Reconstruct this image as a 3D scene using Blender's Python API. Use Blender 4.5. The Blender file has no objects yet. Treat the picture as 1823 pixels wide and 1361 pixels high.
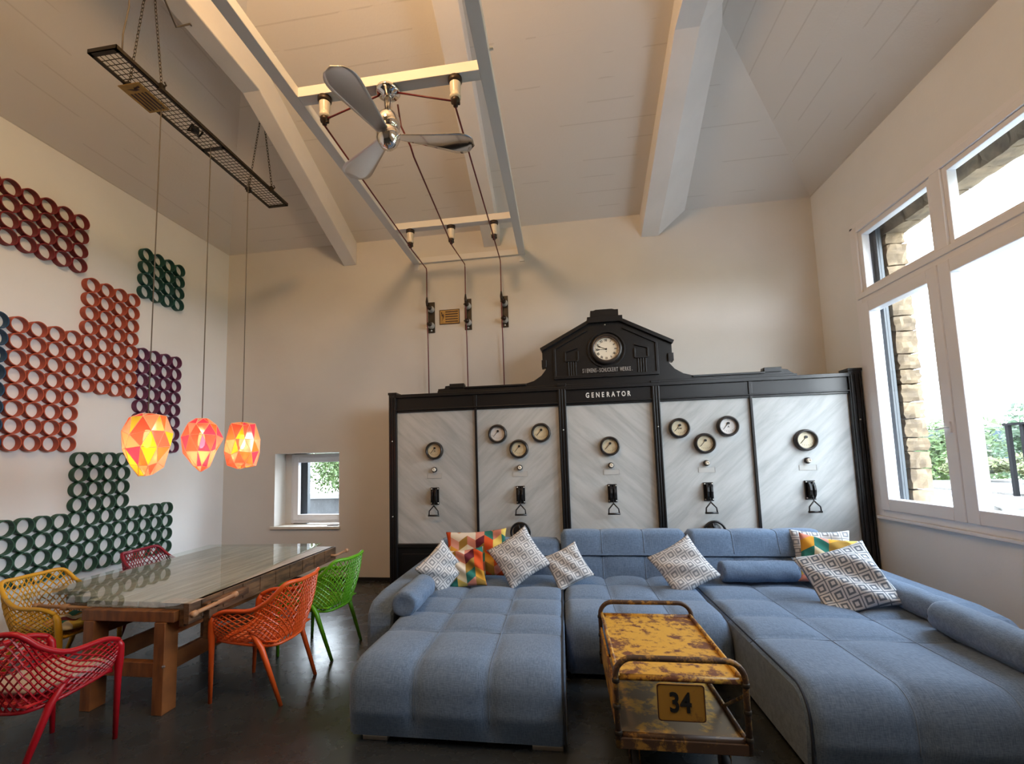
import bpy, bmesh, math, random
from mathutils import Vector, Matrix
random.seed(7)
C = bpy.context.scene.collection
sc = bpy.context.scene
PI = math.pi

# ------------------------------------------------------------------ camera
cam = bpy.data.cameras.new('camera'); camo = bpy.data.objects.new('camera', cam); C.objects.link(camo)
YAW, PIT, ROL, FPX = -0.14400463, 0.09154911, -0.02728146, 813.37
fwd = Vector((math.sin(YAW)*math.cos(PIT), math.cos(YAW)*math.cos(PIT), math.sin(PIT)))
r0 = Vector((math.cos(YAW), -math.sin(YAW), 0)); u0 = r0.cross(fwd)
rt = math.cos(ROL)*r0 + math.sin(ROL)*u0; up = -math.sin(ROL)*r0 + math.cos(ROL)*u0
M = Matrix((rt, up, -fwd)).transposed().to_4x4(); M.translation = (0, 0, 1.7)
camo.matrix_world = M
cam.sensor_fit = 'HORIZONTAL'; cam.sensor_width = 36; cam.lens = FPX/1823*36
cam.shift_x = 31.32/1823; cam.shift_y = 64.21/1823
cam.clip_start = 0.05; cam.clip_end = 400
sc.camera = camo

# ------------------------------------------------------------------ world, lights, exposure
w = bpy.data.worlds.new('world'); sc.world = w; w.use_nodes = True
nt = w.node_tree; nt.nodes.clear()
out = nt.nodes.new('ShaderNodeOutputWorld'); bg = nt.nodes.new('ShaderNodeBackground')
tc = nt.nodes.new('ShaderNodeTexCoord'); sep = nt.nodes.new('ShaderNodeSeparateXYZ'); cr = nt.nodes.new('ShaderNodeValToRGB')
nt.links.new(tc.outputs['Generated'], sep.inputs[0]); nt.links.new(sep.outputs['Z'], cr.inputs[0])
cr.color_ramp.elements[0].position = 0.0; cr.color_ramp.elements[0].color = (0.90, 0.96, 1, 1)
cr.color_ramp.elements[1].position = 0.6; cr.color_ramp.elements[1].color = (0.72, 0.86, 1.0, 1)
nt.links.new(cr.outputs[0], bg.inputs['Color']); bg.inputs['Strength'].default_value = 11.0
nt.links.new(bg.outputs[0], out.inputs[0])

def light(name, kind, loc, energy, color, size=0.1, rot=None, sy=None):
    l = bpy.data.lights.new(name, kind); l.energy = energy; l.color = color
    if kind == 'POINT': l.shadow_soft_size = size
    if kind == 'AREA':
        l.size = size
        if sy: l.shape = 'RECTANGLE'; l.size_y = sy
    o = bpy.data.objects.new(name, l); C.objects.link(o); o.location = loc
    if rot: o.rotation_euler = rot
    return o
def portal(name, loc, rot, sx, sy):
    o = light(name, 'AREA', loc, 1, (1, 1, 1), sx, rot, sy)
    o.data.cycles.is_portal = True
portal('portal_large', (3.90, 4.53, 2.62), (0, PI/2, 0), 3.3, 2.35)
portal('portal_high', (3.90, 1.35, 3.59), (0, PI/2, 0), 1.4, 3.1)
portal('portal_small', (-3.85, 6.98, 1.32), (-PI/2, 0, 0), 1.05, 1.15)
light('warm_uplight', 'POINT', (-1.4, 1.3, 5.65), 165, (1.0, 0.60, 0.28), 0.30)

sc.view_settings.view_transform = 'Standard'; sc.view_settings.look = 'None'
sc.view_settings.gamma = 1; sc.view_settings.exposure = 0.72
try: sc.view_settings.use_curve_mapping = False
except Exception: pass
sc.cycles.use_denoising = True
sc.cycles.max_bounces = 10; sc.cycles.diffuse_bounces = 6; sc.cycles.transmission_bounces = 8; sc.cycles.transparent_max_bounces = 16
sc.cycles.sample_clamp_indirect = 6; sc.cycles.caustics_refractive = False; sc.cycles.caustics_reflective = False

# ------------------------------------------------------------------ materials
def newmat(name):
    m = bpy.data.materials.new(name); m.use_nodes = True
    b = m.node_tree.nodes['Principled BSDF']
    return m, m.node_tree.nodes, m.node_tree.links, b
def setb(b, **k):
    for a, v in k.items(): b.inputs[a.replace('_', ' ')].default_value = v
def mat(name, col, rough=0.5, metal=0.0, var=0.0, vs=8.0, bump=0.0, bs=60.0, spec=0.5, coat=0.0, col2=None, stretch=None, sheen=0.0):
    m, N, L, b = newmat(name)
    b.inputs['Base Color'].default_value = (*col, 1); b.inputs['Roughness'].default_value = rough; b.inputs['Metallic'].default_value = metal
    b.inputs['Specular IOR Level'].default_value = spec; b.inputs['Coat Weight'].default_value = coat; b.inputs['Coat Roughness'].default_value = 0.1
    if sheen: b.inputs['Sheen Weight'].default_value = sheen
    tc = N.new('ShaderNodeTexCoord'); mp = N.new('ShaderNodeMapping'); L.new(tc.outputs['Object'], mp.inputs[0])
    if stretch: mp.inputs['Scale'].default_value = stretch
    if var or col2:
        n = N.new('ShaderNodeTexNoise'); n.inputs['Scale'].default_value = vs; n.inputs['Detail'].default_value = 5; L.new(mp.outputs[0], n.inputs['Vector'])
        r = N.new('ShaderNodeValToRGB'); L.new(n.outputs['Fac'], r.inputs[0])
        c2 = col2 or tuple(c*(1-var) for c in col); c1 = col if col2 else tuple(min(1, c*(1+var*0.6)) for c in col)
        r.color_ramp.elements[0].position = 0.35; r.color_ramp.elements[0].color = (*c2, 1)
        r.color_ramp.elements[1].position = 0.65; r.color_ramp.elements[1].color = (*c1, 1)
        L.new(r.outputs[0], b.inputs['Base Color'])
    if bump:
        n2 = N.new('ShaderNodeTexNoise'); n2.inputs['Scale'].default_value = bs; n2.inputs['Detail'].default_value = 4; L.new(mp.outputs[0], n2.inputs['Vector'])
        bp = N.new('ShaderNodeBump'); bp.inputs['Strength'].default_value = bump; bp.inputs['Distance'].default_value = 0.01
        L.new(n2.outputs['Fac'], bp.inputs['Height']); L.new(bp.outputs[0], b.inputs['Normal'])
    return m
def math_(N, L, op, a, b=None, c=None):
    n = N.new('ShaderNodeMath'); n.operation = op
    for i, x in enumerate((a, b, c)):
        if x is None: continue
        if isinstance(x, (int, float)): n.inputs[i].default_value = x
        else: L.new(x, n.inputs[i])
    return n.outputs[0]

M_wall = mat('plaster_white', (0.75, 0.775, 0.79), 0.9, var=0.03, vs=1.5, bump=0.08, bs=40)
M_wallb = mat('plaster_back', (0.66, 0.645, 0.61), 0.9, var=0.04, vs=1.2, bump=0.08, bs=40)
def board_mat(name, axis):
    # board-marked painted concrete: faint long ridges
    m, N, L, b = newmat(name); setb(b, Roughness=0.85)
    tc = N.new('ShaderNodeTexCoord'); sp = N.new('ShaderNodeSeparateXYZ'); L.new(tc.outputs['Object'], sp.inputs[0])
    co = sp.outputs[axis]; al = sp.outputs[1-axis]
    nz = N.new('ShaderNodeTexNoise'); nz.inputs['Scale'].default_value = 0.8; L.new(tc.outputs['Object'], nz.inputs['Vector'])
    s = math_(N, L, 'MULTIPLY', co, 4.6)
    s = math_(N, L, 'ADD', s, math_(N, L, 'MULTIPLY', nz.outputs['Fac'], 0.12))
    f = math_(N, L, 'ABSOLUTE', math_(N, L, 'SUBTRACT', math_(N, L, 'FRACT', s), 0.5))
    line = math_(N, L, 'GREATER_THAN', f, 0.472)
    brk = N.new('ShaderNodeTexNoise'); brk.inputs['Scale'].default_value = 1.3; mp = N.new('ShaderNodeMapping')
    mp.inputs['Scale'].default_value = (1, 5, 5) if axis == 1 else (5, 1, 5)
    L.new(tc.outputs['Object'], mp.inputs[0]); L.new(mp.outputs[0], brk.inputs['Vector'])
    line = math_(N, L, 'MULTIPLY', line, math_(N, L, 'GREATER_THAN', brk.outputs['Fac'], 0.52))
    cell = N.new('ShaderNodeTexWhiteNoise'); cell.noise_dimensions = '1D'; L.new(math_(N, L, 'FLOOR', s), cell.inputs['W'])
    hgt = math_(N, L, 'ADD', math_(N, L, 'MULTIPLY', line, 1.0), math_(N, L, 'MULTIPLY', cell.outputs['Value'], 0.35))
    bp = N.new('ShaderNodeBump'); bp.inputs['Strength'].default_value = 0.55; bp.inputs['Distance'].default_value = 0.012; L.new(hgt, bp.inputs['Height'])
    fine = N.new('ShaderNodeTexNoise'); fine.inputs['Scale'].default_value = 45; L.new(tc.outputs['Object'], fine.inputs['Vector'])
    b2 = N.new('ShaderNodeBump'); b2.inputs['Strength'].default_value = 0.12; b2.inputs['Distance'].default_value = 0.01
    L.new(fine.outputs['Fac'], b2.inputs['Height']); L.new(bp.outputs[0], b2.inputs['Normal']); L.new(b2.outputs[0], b.inputs['Normal'])
    mx = N.new('ShaderNodeMixRGB'); mx.inputs[1].default_value = (0.72, 0.69, 0.645, 1); mx.inputs[2].default_value = (0.54, 0.50, 0.45, 1)
    L.new(math_(N, L, 'MULTIPLY', line, 0.45), mx.inputs[0]); L.new(mx.outputs[0], b.inputs['Base Color'])
    return m
M_ceilX = board_mat('ceiling_boards_across', 1); M_ceilY = board_mat('ceiling_boards_along', 0)
M_beam = mat('beam_paint', (0.78, 0.76, 0.73), 0.8, bump=0.12, bs=30, var=0.03, vs=3)
def floor_mat():
    m, N, L, b = newmat('dark_floor')
    tc = N.new('ShaderNodeTexCoord')
    n = N.new('ShaderNodeTexNoise'); n.inputs['Scale'].default_value = 1.6; n.inputs['Detail'].default_value = 8; L.new(tc.outputs['Object'], n.inputs['Vector'])
    r = N.new('ShaderNodeValToRGB'); L.new(n.outputs['Fac'], r.inputs[0])
    r.color_ramp.elements[0].position = 0.3; r.color_ramp.elements[0].color = (0.022, 0.026, 0.029, 1)
    r.color_ramp.elements[1].position = 0.75; r.color_ramp.elements[1].color = (0.042, 0.049, 0.054, 1)
    L.new(r.outputs[0], b.inputs['Base Color'])
    n2 = N.new('ShaderNodeTexNoise'); n2.inputs['Scale'].default_value = 7; n2.inputs['Detail'].default_value = 6; L.new(tc.outputs['Object'], n2.inputs['Vector'])
    r2 = N.new('ShaderNodeMapRange'); r2.inputs['To Min'].default_value = 0.17; r2.inputs['To Max'].default_value = 0.36; L.new(n2.outputs['Fac'], r2.inputs['Value']); L.new(r2.outputs[0], b.inputs['Roughness'])
    bp = N.new('ShaderNodeBump'); bp.inputs['Strength'].default_value = 0.12; bp.inputs['Distance'].default_value = 0.01; L.new(n2.outputs['Fac'], bp.inputs['Height']); L.new(bp.outputs[0], b.inputs['Normal'])
    return m
M_floor = floor_mat()
M_skirt = mat('black_skirting', (0.012, 0.011, 0.011), 0.4)
def marble_mat(name, sgn):
    m, N, L, b = newmat(name); setb(b, Roughness=0.5)
    tc = N.new('ShaderNodeTexCoord'); mp = N.new('ShaderNodeMapping'); L.new(tc.outputs['Object'], mp.inputs[0])
    mp.inputs['Rotation'].default_value = (0, sgn*0.75, 0)
    mp2 = N.new('ShaderNodeMapping'); mp2.inputs['Scale'].default_value = (0.45, 1, 3.2); L.new(mp.outputs[0], mp2.inputs[0])
    n = N.new('ShaderNodeTexNoise'); n.inputs['Scale'].default_value = 2.6; n.inputs['Detail'].default_value = 9; n.inputs['Roughness'].default_value = 0.65; n.inputs['Distortion'].default_value = 0.4
    L.new(mp2.outputs[0], n.inputs['Vector'])
    r = N.new('ShaderNodeValToRGB'); L.new(n.outputs['Fac'], r.inputs[0]); e = r.color_ramp.elements
    e[0].position = 0.32; e[0].color = (0.34, 0.355, 0.355, 1); e[1].position = 0.56; e[1].color = (0.46, 0.475, 0.47, 1)
    x = e.new(0.44); x.color = (0.40, 0.415, 0.41, 1); x = e.new(0.78); x.color = (0.53, 0.545, 0.535, 1)
    L.new(r.outputs[0], b.inputs['Base Color'])
    return m
M_marA = marble_mat('marble_rising', -1); M_marB = marble_mat('marble_falling', 1)
M_black = mat('black_enamel', (0.006, 0.006, 0.007), 0.34, bump=0.05, bs=25)
M_bezel = mat('dark_bezel', (0.022, 0.018, 0.016), 0.3)
M_dial = mat('cream_dial', (0.66, 0.58, 0.40), 0.4, var=0.08, vs=20)
M_dialw = mat('white_dial', (0.74, 0.72, 0.70), 0.4)
M_clock = mat('clock_face', (0.80, 0.75, 0.62), 0.4)
M_ink = mat('black_ink', (0.01, 0.01, 0.01), 0.5)
M_letter = mat('white_lettering', (0.75, 0.75, 0.73), 0.5)
M_letterg = mat('grey_lettering', (0.30, 0.29, 0.28), 0.5)
M_porc = mat('porcelain', (0.72, 0.66, 0.55), 0.25, var=0.06, vs=12)
M_porcg = mat('grey_porcelain', (0.42, 0.42, 0.41), 0.25)
M_brown = mat('brown_metal', (0.035, 0.022, 0.016), 0.4, metal=0.4)
M_chrome = mat('chrome', (0.72, 0.70, 0.68), 0.08, metal=1.0)
M_brushed = mat('brushed_metal', (0.66, 0.63, 0.59), 0.36, metal=1.0)
M_steel = mat('white_steel', (0.72, 0.71, 0.69), 0.55)
M_red = mat('red_cable', (0.13, 0.010, 0.016), 0.5)
M_iron = mat('dark_iron', (0.035, 0.028, 0.020), 0.5, metal=0.5, var=0.3, vs=15)
M_cord = mat('grey_cord', (0.10, 0.085, 0.07), 0.6)
M_white = mat('white_upvc', (0.76, 0.77, 0.80), 0.35)
M_grey = mat('grey_aluminium', (0.04, 0.05, 0.06), 0.4)
M_sill = mat('pale_sill', (0.70, 0.66, 0.58), 0.5)
def glass_mat(name, tint=(1, 1, 1), refl=0.08, tr=1.0):
    m, N, L, b = newmat(name); N.remove(b)
    t = N.new('ShaderNodeBsdfTransparent'); t.inputs[0].default_value = (*tint, 1)
    g = N.new('ShaderNodeBsdfGlossy'); g.inputs['Roughness'].default_value = 0.02
    mx = N.new('ShaderNodeMixShader'); fr = N.new('ShaderNodeFresnel'); fr.inputs[0].default_value = 1.45
    ge = N.new('ShaderNodeNewGeometry')
    fac = math_(N, L, 'MULTIPLY', fr.outputs[0], math_(N, L, 'SUBTRACT', 1.0, ge.outputs['Backfacing']))
    L.new(fac, mx.inputs[0]); L.new(t.outputs[0], mx.inputs[1]); L.new(g.outputs[0], mx.inputs[2])
    L.new(mx.outputs[0], N['Material Output'].inputs[0])
    return m
M_glass = glass_mat('window_glass'); M_tglass = glass_mat('table_glass', (0.93, 0.97, 0.95))
M_weath = mat('weathered_wood', (0.50, 0.48, 0.45), 0.6, col2=(0.29, 0.275, 0.255), vs=3.5, stretch=(6, 0.6, 6), bump=0.4, bs=20)
M_wood = mat('oiled_beech', (0.25, 0.092, 0.026), 0.45, col2=(0.13, 0.045, 0.014), vs=4, stretch=(5, 1, 1.2), bump=0.15, bs=12)
M_wooddk = mat('dark_bench_edge', (0.18, 0.095, 0.045), 0.55, col2=(0.06, 0.035, 0.02), vs=5, stretch=(3, 1, 6), bump=0.3, bs=20)
M_dowel = mat('turned_dowel', (0.42, 0.23, 0.12), 0.45)
def fabric(name, c1, c2, sc_=220):
    m, N, L, b = newmat(name); setb(b, Roughness=0.92); b.inputs['Sheen Weight'].default_value = 0.15; b.inputs['Specular IOR Level'].default_value = 0.2
    tc = N.new('ShaderNodeTexCoord')
    def nz(scale, st):
        mp = N.new('ShaderNodeMapping'); mp.inputs['Scale'].default_value = st; L.new(tc.outputs['Object'], mp.inputs[0])
        n = N.new('ShaderNodeTexNoise'); n.inputs['Scale'].default_value = scale; n.inputs['Detail'].default_value = 3; L.new(mp.outputs[0], n.inputs['Vector']); return n
    a = nz(60, (0.5, 4, 4)); c = nz(60, (4, 0.5, 0.5))
    s = math_(N, L, 'ADD', math_(N, L, 'MULTIPLY', a.outputs['Fac'], 0.5), math_(N, L, 'MULTIPLY', c.outputs['Fac'], 0.5))
    r = N.new('ShaderNodeValToRGB'); L.new(s, r.inputs[0]); e = r.color_ramp.elements
    e[0].position = 0.38; e[0].color = (*c1, 1); e[1].position = 0.62; e[1].color = (*c2, 1); L.new(r.outputs[0], b.inputs['Base Color'])
    bp = N.new('ShaderNodeBump'); bp.inputs['Strength'].default_value = 0.2; bp.inputs['Distance'].default_value = 0.004; L.new(s, bp.inputs['Height']); L.new(bp.outputs[0], b.inputs['Normal'])
    return m
M_sofa = fabric('sofa_blue', (0.085, 0.135, 0.215), (0.155, 0.225, 0.335))
M_stitch = mat('sofa_stitching', (0.16, 0.225, 0.32), 0.9)
M_pipe = mat('sofa_seam', (0.02, 0.03, 0.05), 0.9)
def meander(name, dark, lite, freq=12):
    m, N, L, b = newmat(name); setb(b, Roughness=0.95); b.inputs['Specular IOR Level'].default_value = 0.15
    tc = N.new('ShaderNodeTexCoord'); sp = N.new('ShaderNodeSeparateXYZ'); L.new(tc.outputs['Object'], sp.inputs[0])
    x, y = sp.outputs[0], sp.outputs[1]
    def cell(v): return math_(N, L, 'ABSOLUTE', math_(N, L, 'SUBTRACT', math_(N, L, 'FRACT', math_(N, L, 'MULTIPLY', v, freq)), 0.5))
    a, c = cell(x), cell(y)
    d = math_(N, L, 'MAXIMUM', a, c)
    st = math_(N, L, 'GREATER_THAN', math_(N, L, 'FRACT', math_(N, L, 'MULTIPLY', d, 3.3)), 0.5)
    mx = N.new('ShaderNodeMixRGB'); mx.inputs[1].default_value = (*lite, 1); mx.inputs[2].default_value = (*dark, 1)
    L.new(st, mx.inputs[0]); L.new(mx.outputs[0], b.inputs['Base Color'])
    return m
M_mean = meander('grey_meander', (0.25, 0.265, 0.29), (0.60, 0.61, 0.62))
M_mean2 = meander('grey_diamond', (0.14, 0.165, 0.20), (0.56, 0.58, 0.60), 12)
def geo(name, freq=8.0, seed=0.0):
    m, N, L, b = newmat(name); setb(b, Roughness=0.9); b.inputs['Specular IOR Level'].default_value = 0.15
    tc = N.new('ShaderNodeTexCoord'); sp = N.new('ShaderNodeSeparateXYZ'); L.new(tc.outputs['Object'], sp.inputs[0])
    x = math_(N, L, 'MULTIPLY', sp.outputs[0], freq); y = math_(N, L, 'MULTIPLY', sp.outputs[1], freq)
    zig = math_(N, L, 'ABSOLUTE', math_(N, L, 'SUBTRACT', math_(N, L, 'FRACT', math_(N, L, 'MULTIPLY', x, 0.5)), 0.5))
    ys = math_(N, L, 'ADD', y, math_(N, L, 'MULTIPLY', zig, 1.3))
    cb = N.new('ShaderNodeCombineXYZ'); L.new(math_(N, L, 'FLOOR', x), cb.inputs[0]); L.new(math_(N, L, 'FLOOR', ys), cb.inputs[1]); cb.inputs[2].default_value = seed
    wn = N.new('ShaderNodeTexWhiteNoise'); L.new(cb.outputs[0], wn.inputs['Vector'])
    r = N.new('ShaderNodeValToRGB'); r.color_ramp.interpolation = 'CONSTANT'; L.new(wn.outputs['Value'], r.inputs[0])
    cols = [(0.62, 0.55, 0.38), (0.60, 0.30, 0.04), (0.55, 0.22, 0.16), (0.56, 0.08, 0.02), (0.65, 0.48, 0.12), (0.12, 0.02, 0.03), (0.68, 0.62, 0.52), (0.03, 0.16, 0.13), (0.62, 0.30, 0.24), (0.30, 0.18, 0.04)]
    e = r.color_ramp.elements; e[0].position = 0; e[0].color = (*cols[0], 1); e[1].position = 0.1; e[1].color = (*cols[1], 1)
    for i in range(2, 10): q = e.new(i*0.1); q.color = (*cols[i], 1)
    L.new(r.outputs[0], b.inputs['Base Color'])
    return m
M_geo = geo('colour_blocks', 11, 1.3); M_geo2 = geo('colour_blocks_pale', 9, 4.2)
def rust_mat(name, base, rust, thr, scale, grey=None):
    m, N, L, b = newmat(name); setb(b, Roughness=0.6)
    tc = N.new('ShaderNodeTexCoord')
    n = N.new('ShaderNodeTexNoise'); n.inputs['Scale'].default_value = scale; n.inputs['Detail'].default_value = 12; n.inputs['Roughness'].default_value = 0.72; L.new(tc.outputs['Object'], n.inputs['Vector'])
    n3 = N.new('ShaderNodeTexNoise'); n3.inputs['Scale'].default_value = 2.6; n3.inputs['Detail'].default_value = 3; L.new(tc.outputs['Object'], n3.inputs['Vector'])
    s = math_(N, L, 'ADD', math_(N, L, 'MULTIPLY', n.outputs['Fac'], 0.72), math_(N, L, 'MULTIPLY', n3.outputs['Fac'], 0.28))
    r = N.new('ShaderNodeValToRGB'); L.new(s, r.inputs[0]); e = r.color_ramp.elements
    e[0].position = thr-0.03; e[0].color = (*base, 1); e[1].position = thr+0.035; e[1].color = (*rust, 1)
    L.new(r.outputs[0], b.inputs['Base Color'])
    bp = N.new('ShaderNodeBump'); bp.inputs['Strength'].default_value = 0.3; bp.inputs['Distance'].default_value = 0.004; L.new(n.outputs['Fac'], bp.inputs['Height']); L.new(bp.outputs[0], b.inputs['Normal'])
    return m
M_deck = rust_mat('yellow_deck', (0.54, 0.30, 0.035), (0.13, 0.045, 0.02), 0.505, 13)
M_deck2 = rust_mat('worn_deck', (0.45, 0.26, 0.04), (0.145, 0.105, 0.06), 0.465, 6)
M_tube = rust_mat('yellow_tube', (0.30, 0.16, 0.03), (0.055, 0.028, 0.014), 0.47, 14)
M_plate = rust_mat('number_plate', (0.33, 0.17, 0.02), (0.12, 0.05, 0.015), 0.60, 10)
M_rubber = mat('rubber', (0.015, 0.015, 0.015), 0.7)
M_signy = mat('yellow_sign', (0.42, 0.24, 0.05), 0.5, var=0.2, vs=12)
M_signb = mat('sign_brown', (0.05, 0.018, 0.01), 0.5)
def plastic(name, c): return mat(name, c, 0.38)

# ------------------------------------------------------------------ helpers
def tag(o, label=None, cat=None, group=None, kind=None):
    if label: o['label'] = label
    if cat: o['category'] = cat
    if group: o['group'] = group
    if kind: o['kind'] = kind
    return o
def wloc(p):
    v = Vector((0, 0, 0))
    while p: v += p.location; p = p.parent
    return v
def empty(name, loc, label, cat, group=None, kind=None):
    o = bpy.data.objects.new(name, None); C.objects.link(o); o.location = loc; o.empty_display_size = 0.05
    return tag(o, label, cat, group, kind)
class MB:
    def __init__(s): s.v = []; s.f = []; s.fm = []; s.flat = set()
    def add(s, vs, fs, mi=0, flat=False):
        o = len(s.v); s.v += [tuple(v) for v in vs]
        for f in fs:
            if flat: s.flat.add(len(s.f))
            s.f.append([i+o for i in f]); s.fm.append(mi)
        return s
    def box(s, x0, x1, y0, y1, z0, z1, mi=0, mtx=None):
        vs = [Vector((x, y, z)) for x in (x0, x1) for y in (y0, y1) for z in (z0, z1)]
        if mtx: vs = [mtx @ v for v in vs]
        return s.add(vs, [(0, 1, 3, 2), (4, 6, 7, 5), (0, 4, 5, 1), (2, 3, 7, 6), (0, 2, 6, 4), (1, 5, 7, 3)], mi, True)
    def prism(s, pts, axis, a0, a1, mi=0):
        # pts 2D outline, extruded along axis
        def P(p, a):
            return {'x': (a, p[0], p[1]), 'y': (p[0], a, p[1]), 'z': (p[0], p[1], a)}[axis]
        n = len(pts); vs = [P(p, a0) for p in pts]+[P(p, a1) for p in pts]
        fs = [tuple(range(n)), tuple(range(2*n-1, n-1, -1))]+[(i, i+n, (i+1) % n+n, (i+1) % n) for i in range(n)]
        return s.add(vs, fs, mi, True)
    def tube(s, pts, r, n=8, closed=False, cap=True, mi=0):
        pts = [Vector(p) for p in pts]; m = len(pts); rs = r if isinstance(r, (list, tuple)) else [r]*m
        vs = []; prev = None
        for i, p in enumerate(pts):
            if closed: t = (pts[(i+1) % m]-pts[i-1])
            else: t = pts[min(i+1, m-1)]-pts[max(i-1, 0)]
            t.normalize()
            if prev is None:
                a = Vector((0, 0, 1)) if abs(t.z) < 0.9 else Vector((1, 0, 0)); u = t.cross(a).normalized()
            else:
                u = prev-t*prev.dot(t)
                u = u.normalized() if u.length > 1e-6 else t.orthogonal().normalized()
            prev = u; v = t.cross(u)
            for k in range(n):
                a = 2*PI*k/n; vs.append(p+(u*math.cos(a)+v*math.sin(a))*rs[i])
        fs = []
        for i in range(m if closed else m-1):
            j = (i+1) % m
            for k in range(n): fs.append((i*n+k, i*n+(k+1) % n, j*n+(k+1) % n, j*n+k))
        s.add(vs, fs, mi)
        if cap and not closed:
            o = len(s.v)-m*n
            s.f.append([o+k for k in range(n)][::-1]); s.fm.append(mi); s.f.append([o+(m-1)*n+k for k in range(n)]); s.fm.append(mi)
        return s
    def lathe(s, prof, o=(0, 0, 0), ax=(0, 0, 1), n=24, mi=0):
        # prof: list of (radius, distance along ax)
        o = Vector(o); ax = Vector(ax).normalized(); u = ax.orthogonal().normalized(); v = ax.cross(u); m = len(prof)
        vs = [o+ax*h+(u*math.cos(2*PI*k/n)+v*math.sin(2*PI*k/n))*max(r, 1e-5) for r, h in prof for k in range(n)]
        fs = [(i*n+k, i*n+(k+1) % n, (i+1)*n+(k+1) % n, (i+1)*n+k) for i in range(m-1) for k in range(n)]
        s.add(vs, fs, mi)
        return s
    def build(s, name, m, parent=None, smooth=False, bevel=0.0, sub=0, weld=False):
        me = bpy.data.meshes.new(name); off = wloc(parent)
        me.from_pydata([tuple(Vector(v)-off) for v in s.v], [], s.f); me.update()
        for mm in (m if isinstance(m, (list, tuple)) else [m]): me.materials.append(mm)
        for i, p in enumerate(me.polygons):
            p.material_index = s.fm[i]; p.use_smooth = smooth and i not in s.flat
        bm = bmesh.new(); bm.from_mesh(me)
        if weld: bmesh.ops.remove_doubles(bm, verts=bm.verts, dist=1e-4)
        bmesh.ops.recalc_face_normals(bm, faces=bm.faces); bm.to_mesh(me); bm.free()
        o = bpy.data.objects.new(name, me); C.objects.link(o)
        if parent: o.parent = parent
        if bevel:
            b = o.modifiers.new('bevel', 'BEVEL'); b.width = bevel; b.segments = 2; b.limit_method = 'ANGLE'
        if sub:
            b = o.modifiers.new('sub', 'SUBSURF'); b.levels = sub; b.render_levels = sub
        return o
def text_geo(body, size, mtx, extrude=0.002, align='CENTER', sx=1.0):
    cu = bpy.data.curves.new('t', 'FONT'); cu.body = body; cu.size = size; cu.extrude = extrude; cu.offset = size*0.022; cu.align_x = align; cu.align_y = 'CENTER'; cu.resolution_u = 3
    o = bpy.data.objects.new('t', cu); C.objects.link(o)
    dg = bpy.context.evaluated_depsgraph_get(); me = bpy.data.meshes.new_from_object(o.evaluated_get(dg))
    vs = [mtx @ Vector((v.co.x*sx, v.co.y, v.co.z)) for v in me.vertices]; fs = [tuple(p.vertices) for p in me.polygons]
    bpy.data.objects.remove(o); bpy.data.curves.remove(cu); bpy.data.meshes.remove(me)
    return vs, fs
def front_mtx(x, y, z, roll=0.0):
    # text plane facing -Y (towards the room)
    return Matrix.Translation((x, y, z)) @ Matrix.Rotation(PI/2, 4, 'X') @ Matrix.Rotation(roll, 4, 'Z')
def copy_tree(o, parent=None):
    c = o.copy(); C.objects.link(c); c.parent = parent
    for ch in o.children: copy_tree(ch, c)
    return c
def struct(o): o['kind'] = 'structure'; return o

# ------------------------------------------------------------------ room shell
XL, XR, YB, YF, ZC = -5.24, 3.48, 6.49, -3.6, 5.14
KB, KS = 0.40, 0.47
struct(MB().box(XL-0.4, XR+0.36, YF-0.3, YB+0.5, -0.15, 0).build('floor', M_floor))
# back wall with small window recess
wx0, wx1, wz0, wz1 = -4.366, -3.317, 0.775, 1.885
b = MB(); Y2 = YB+0.48
b.box(XL-0.4, wx0, YB, Y2, 0, 5.5); b.box(wx1, XR+0.36, YB, Y2, 0, 5.5); b.box(wx0, wx1, YB, Y2, 0, wz0); b.box(wx0, wx1, YB, Y2, wz1, 5.5)
struct(b.build('wall_back', M_wallb))
struct(MB().box(XL-0.4, XL, YF-0.3, YB, 0, 5.5).build('wall_left', M_wall))
WY0, WY1, WZ0, WZ1 = 3.36, 5.70, 0.975, 4.275
b = MB(); X2 = XR+0.36
CY0, CY1, CZ0 = -0.2, 2.9, 2.9
b.box(XR, X2, YF-0.3, CY0, 0, 5.5); b.box(XR, X2, CY0, CY1, 0, CZ0); b.box(XR, X2, CY0, CY1, WZ1, 5.5); b.box(XR, X2, CY1, WY0, 0, 5.5); b.box(XR, X2, WY1, YB, 0, 5.5); b.box(XR, X2, WY0, WY1, 0, WZ0); b.box(XR, X2, WY0, WY1, WZ1, 5.5)
struct(b.build('wall_right', M_wall))
struct(MB().box(XL, XR, YF-0.3, YF, 0, 7.6).build('wall_front', mat('dark_end_wall', (0.16, 0.155, 0.15), 0.9)))
# hipped ceiling
hx = (XL+XR)/2; t = hx-XL; za = ZC+KS*t; ya = YB-KS/KB*t
th = 0.25
def slab(name, pts, m):
    n = len(pts); vs = pts+[(x, y, z+th) for x, y, z in pts]
    return MB().add(vs, [tuple(range(n))]+[tuple(range(2*n-1, n-1, -1))]+[(i, (i+1) % n, (i+1) % n+n, i+n) for i in range(n)], 0, True)
c = MB()
A, B_, D, E_ = (XL, YB, ZC), (XR, YB, ZC), (hx, ya, za), (hx, YF, za)
F, G = (XL, YF, ZC), (XR, YF, ZC)
for pts, mi in (([A, B_, D], 0), ([F, A, D, E_], 1), ([B_, G, E_, D], 1)):
    n = len(pts); vs = pts+[(x, y, z+th) for x, y, z in pts]
    c.add(vs, [tuple(range(n)), tuple(range(2*n-1, n-1, -1))]+[(i, (i+1) % n, (i+1) % n+n, i+n) for i in range(n)], mi, True)
struct(c.build('ceiling', [M_ceilX, M_ceilY]))
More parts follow.
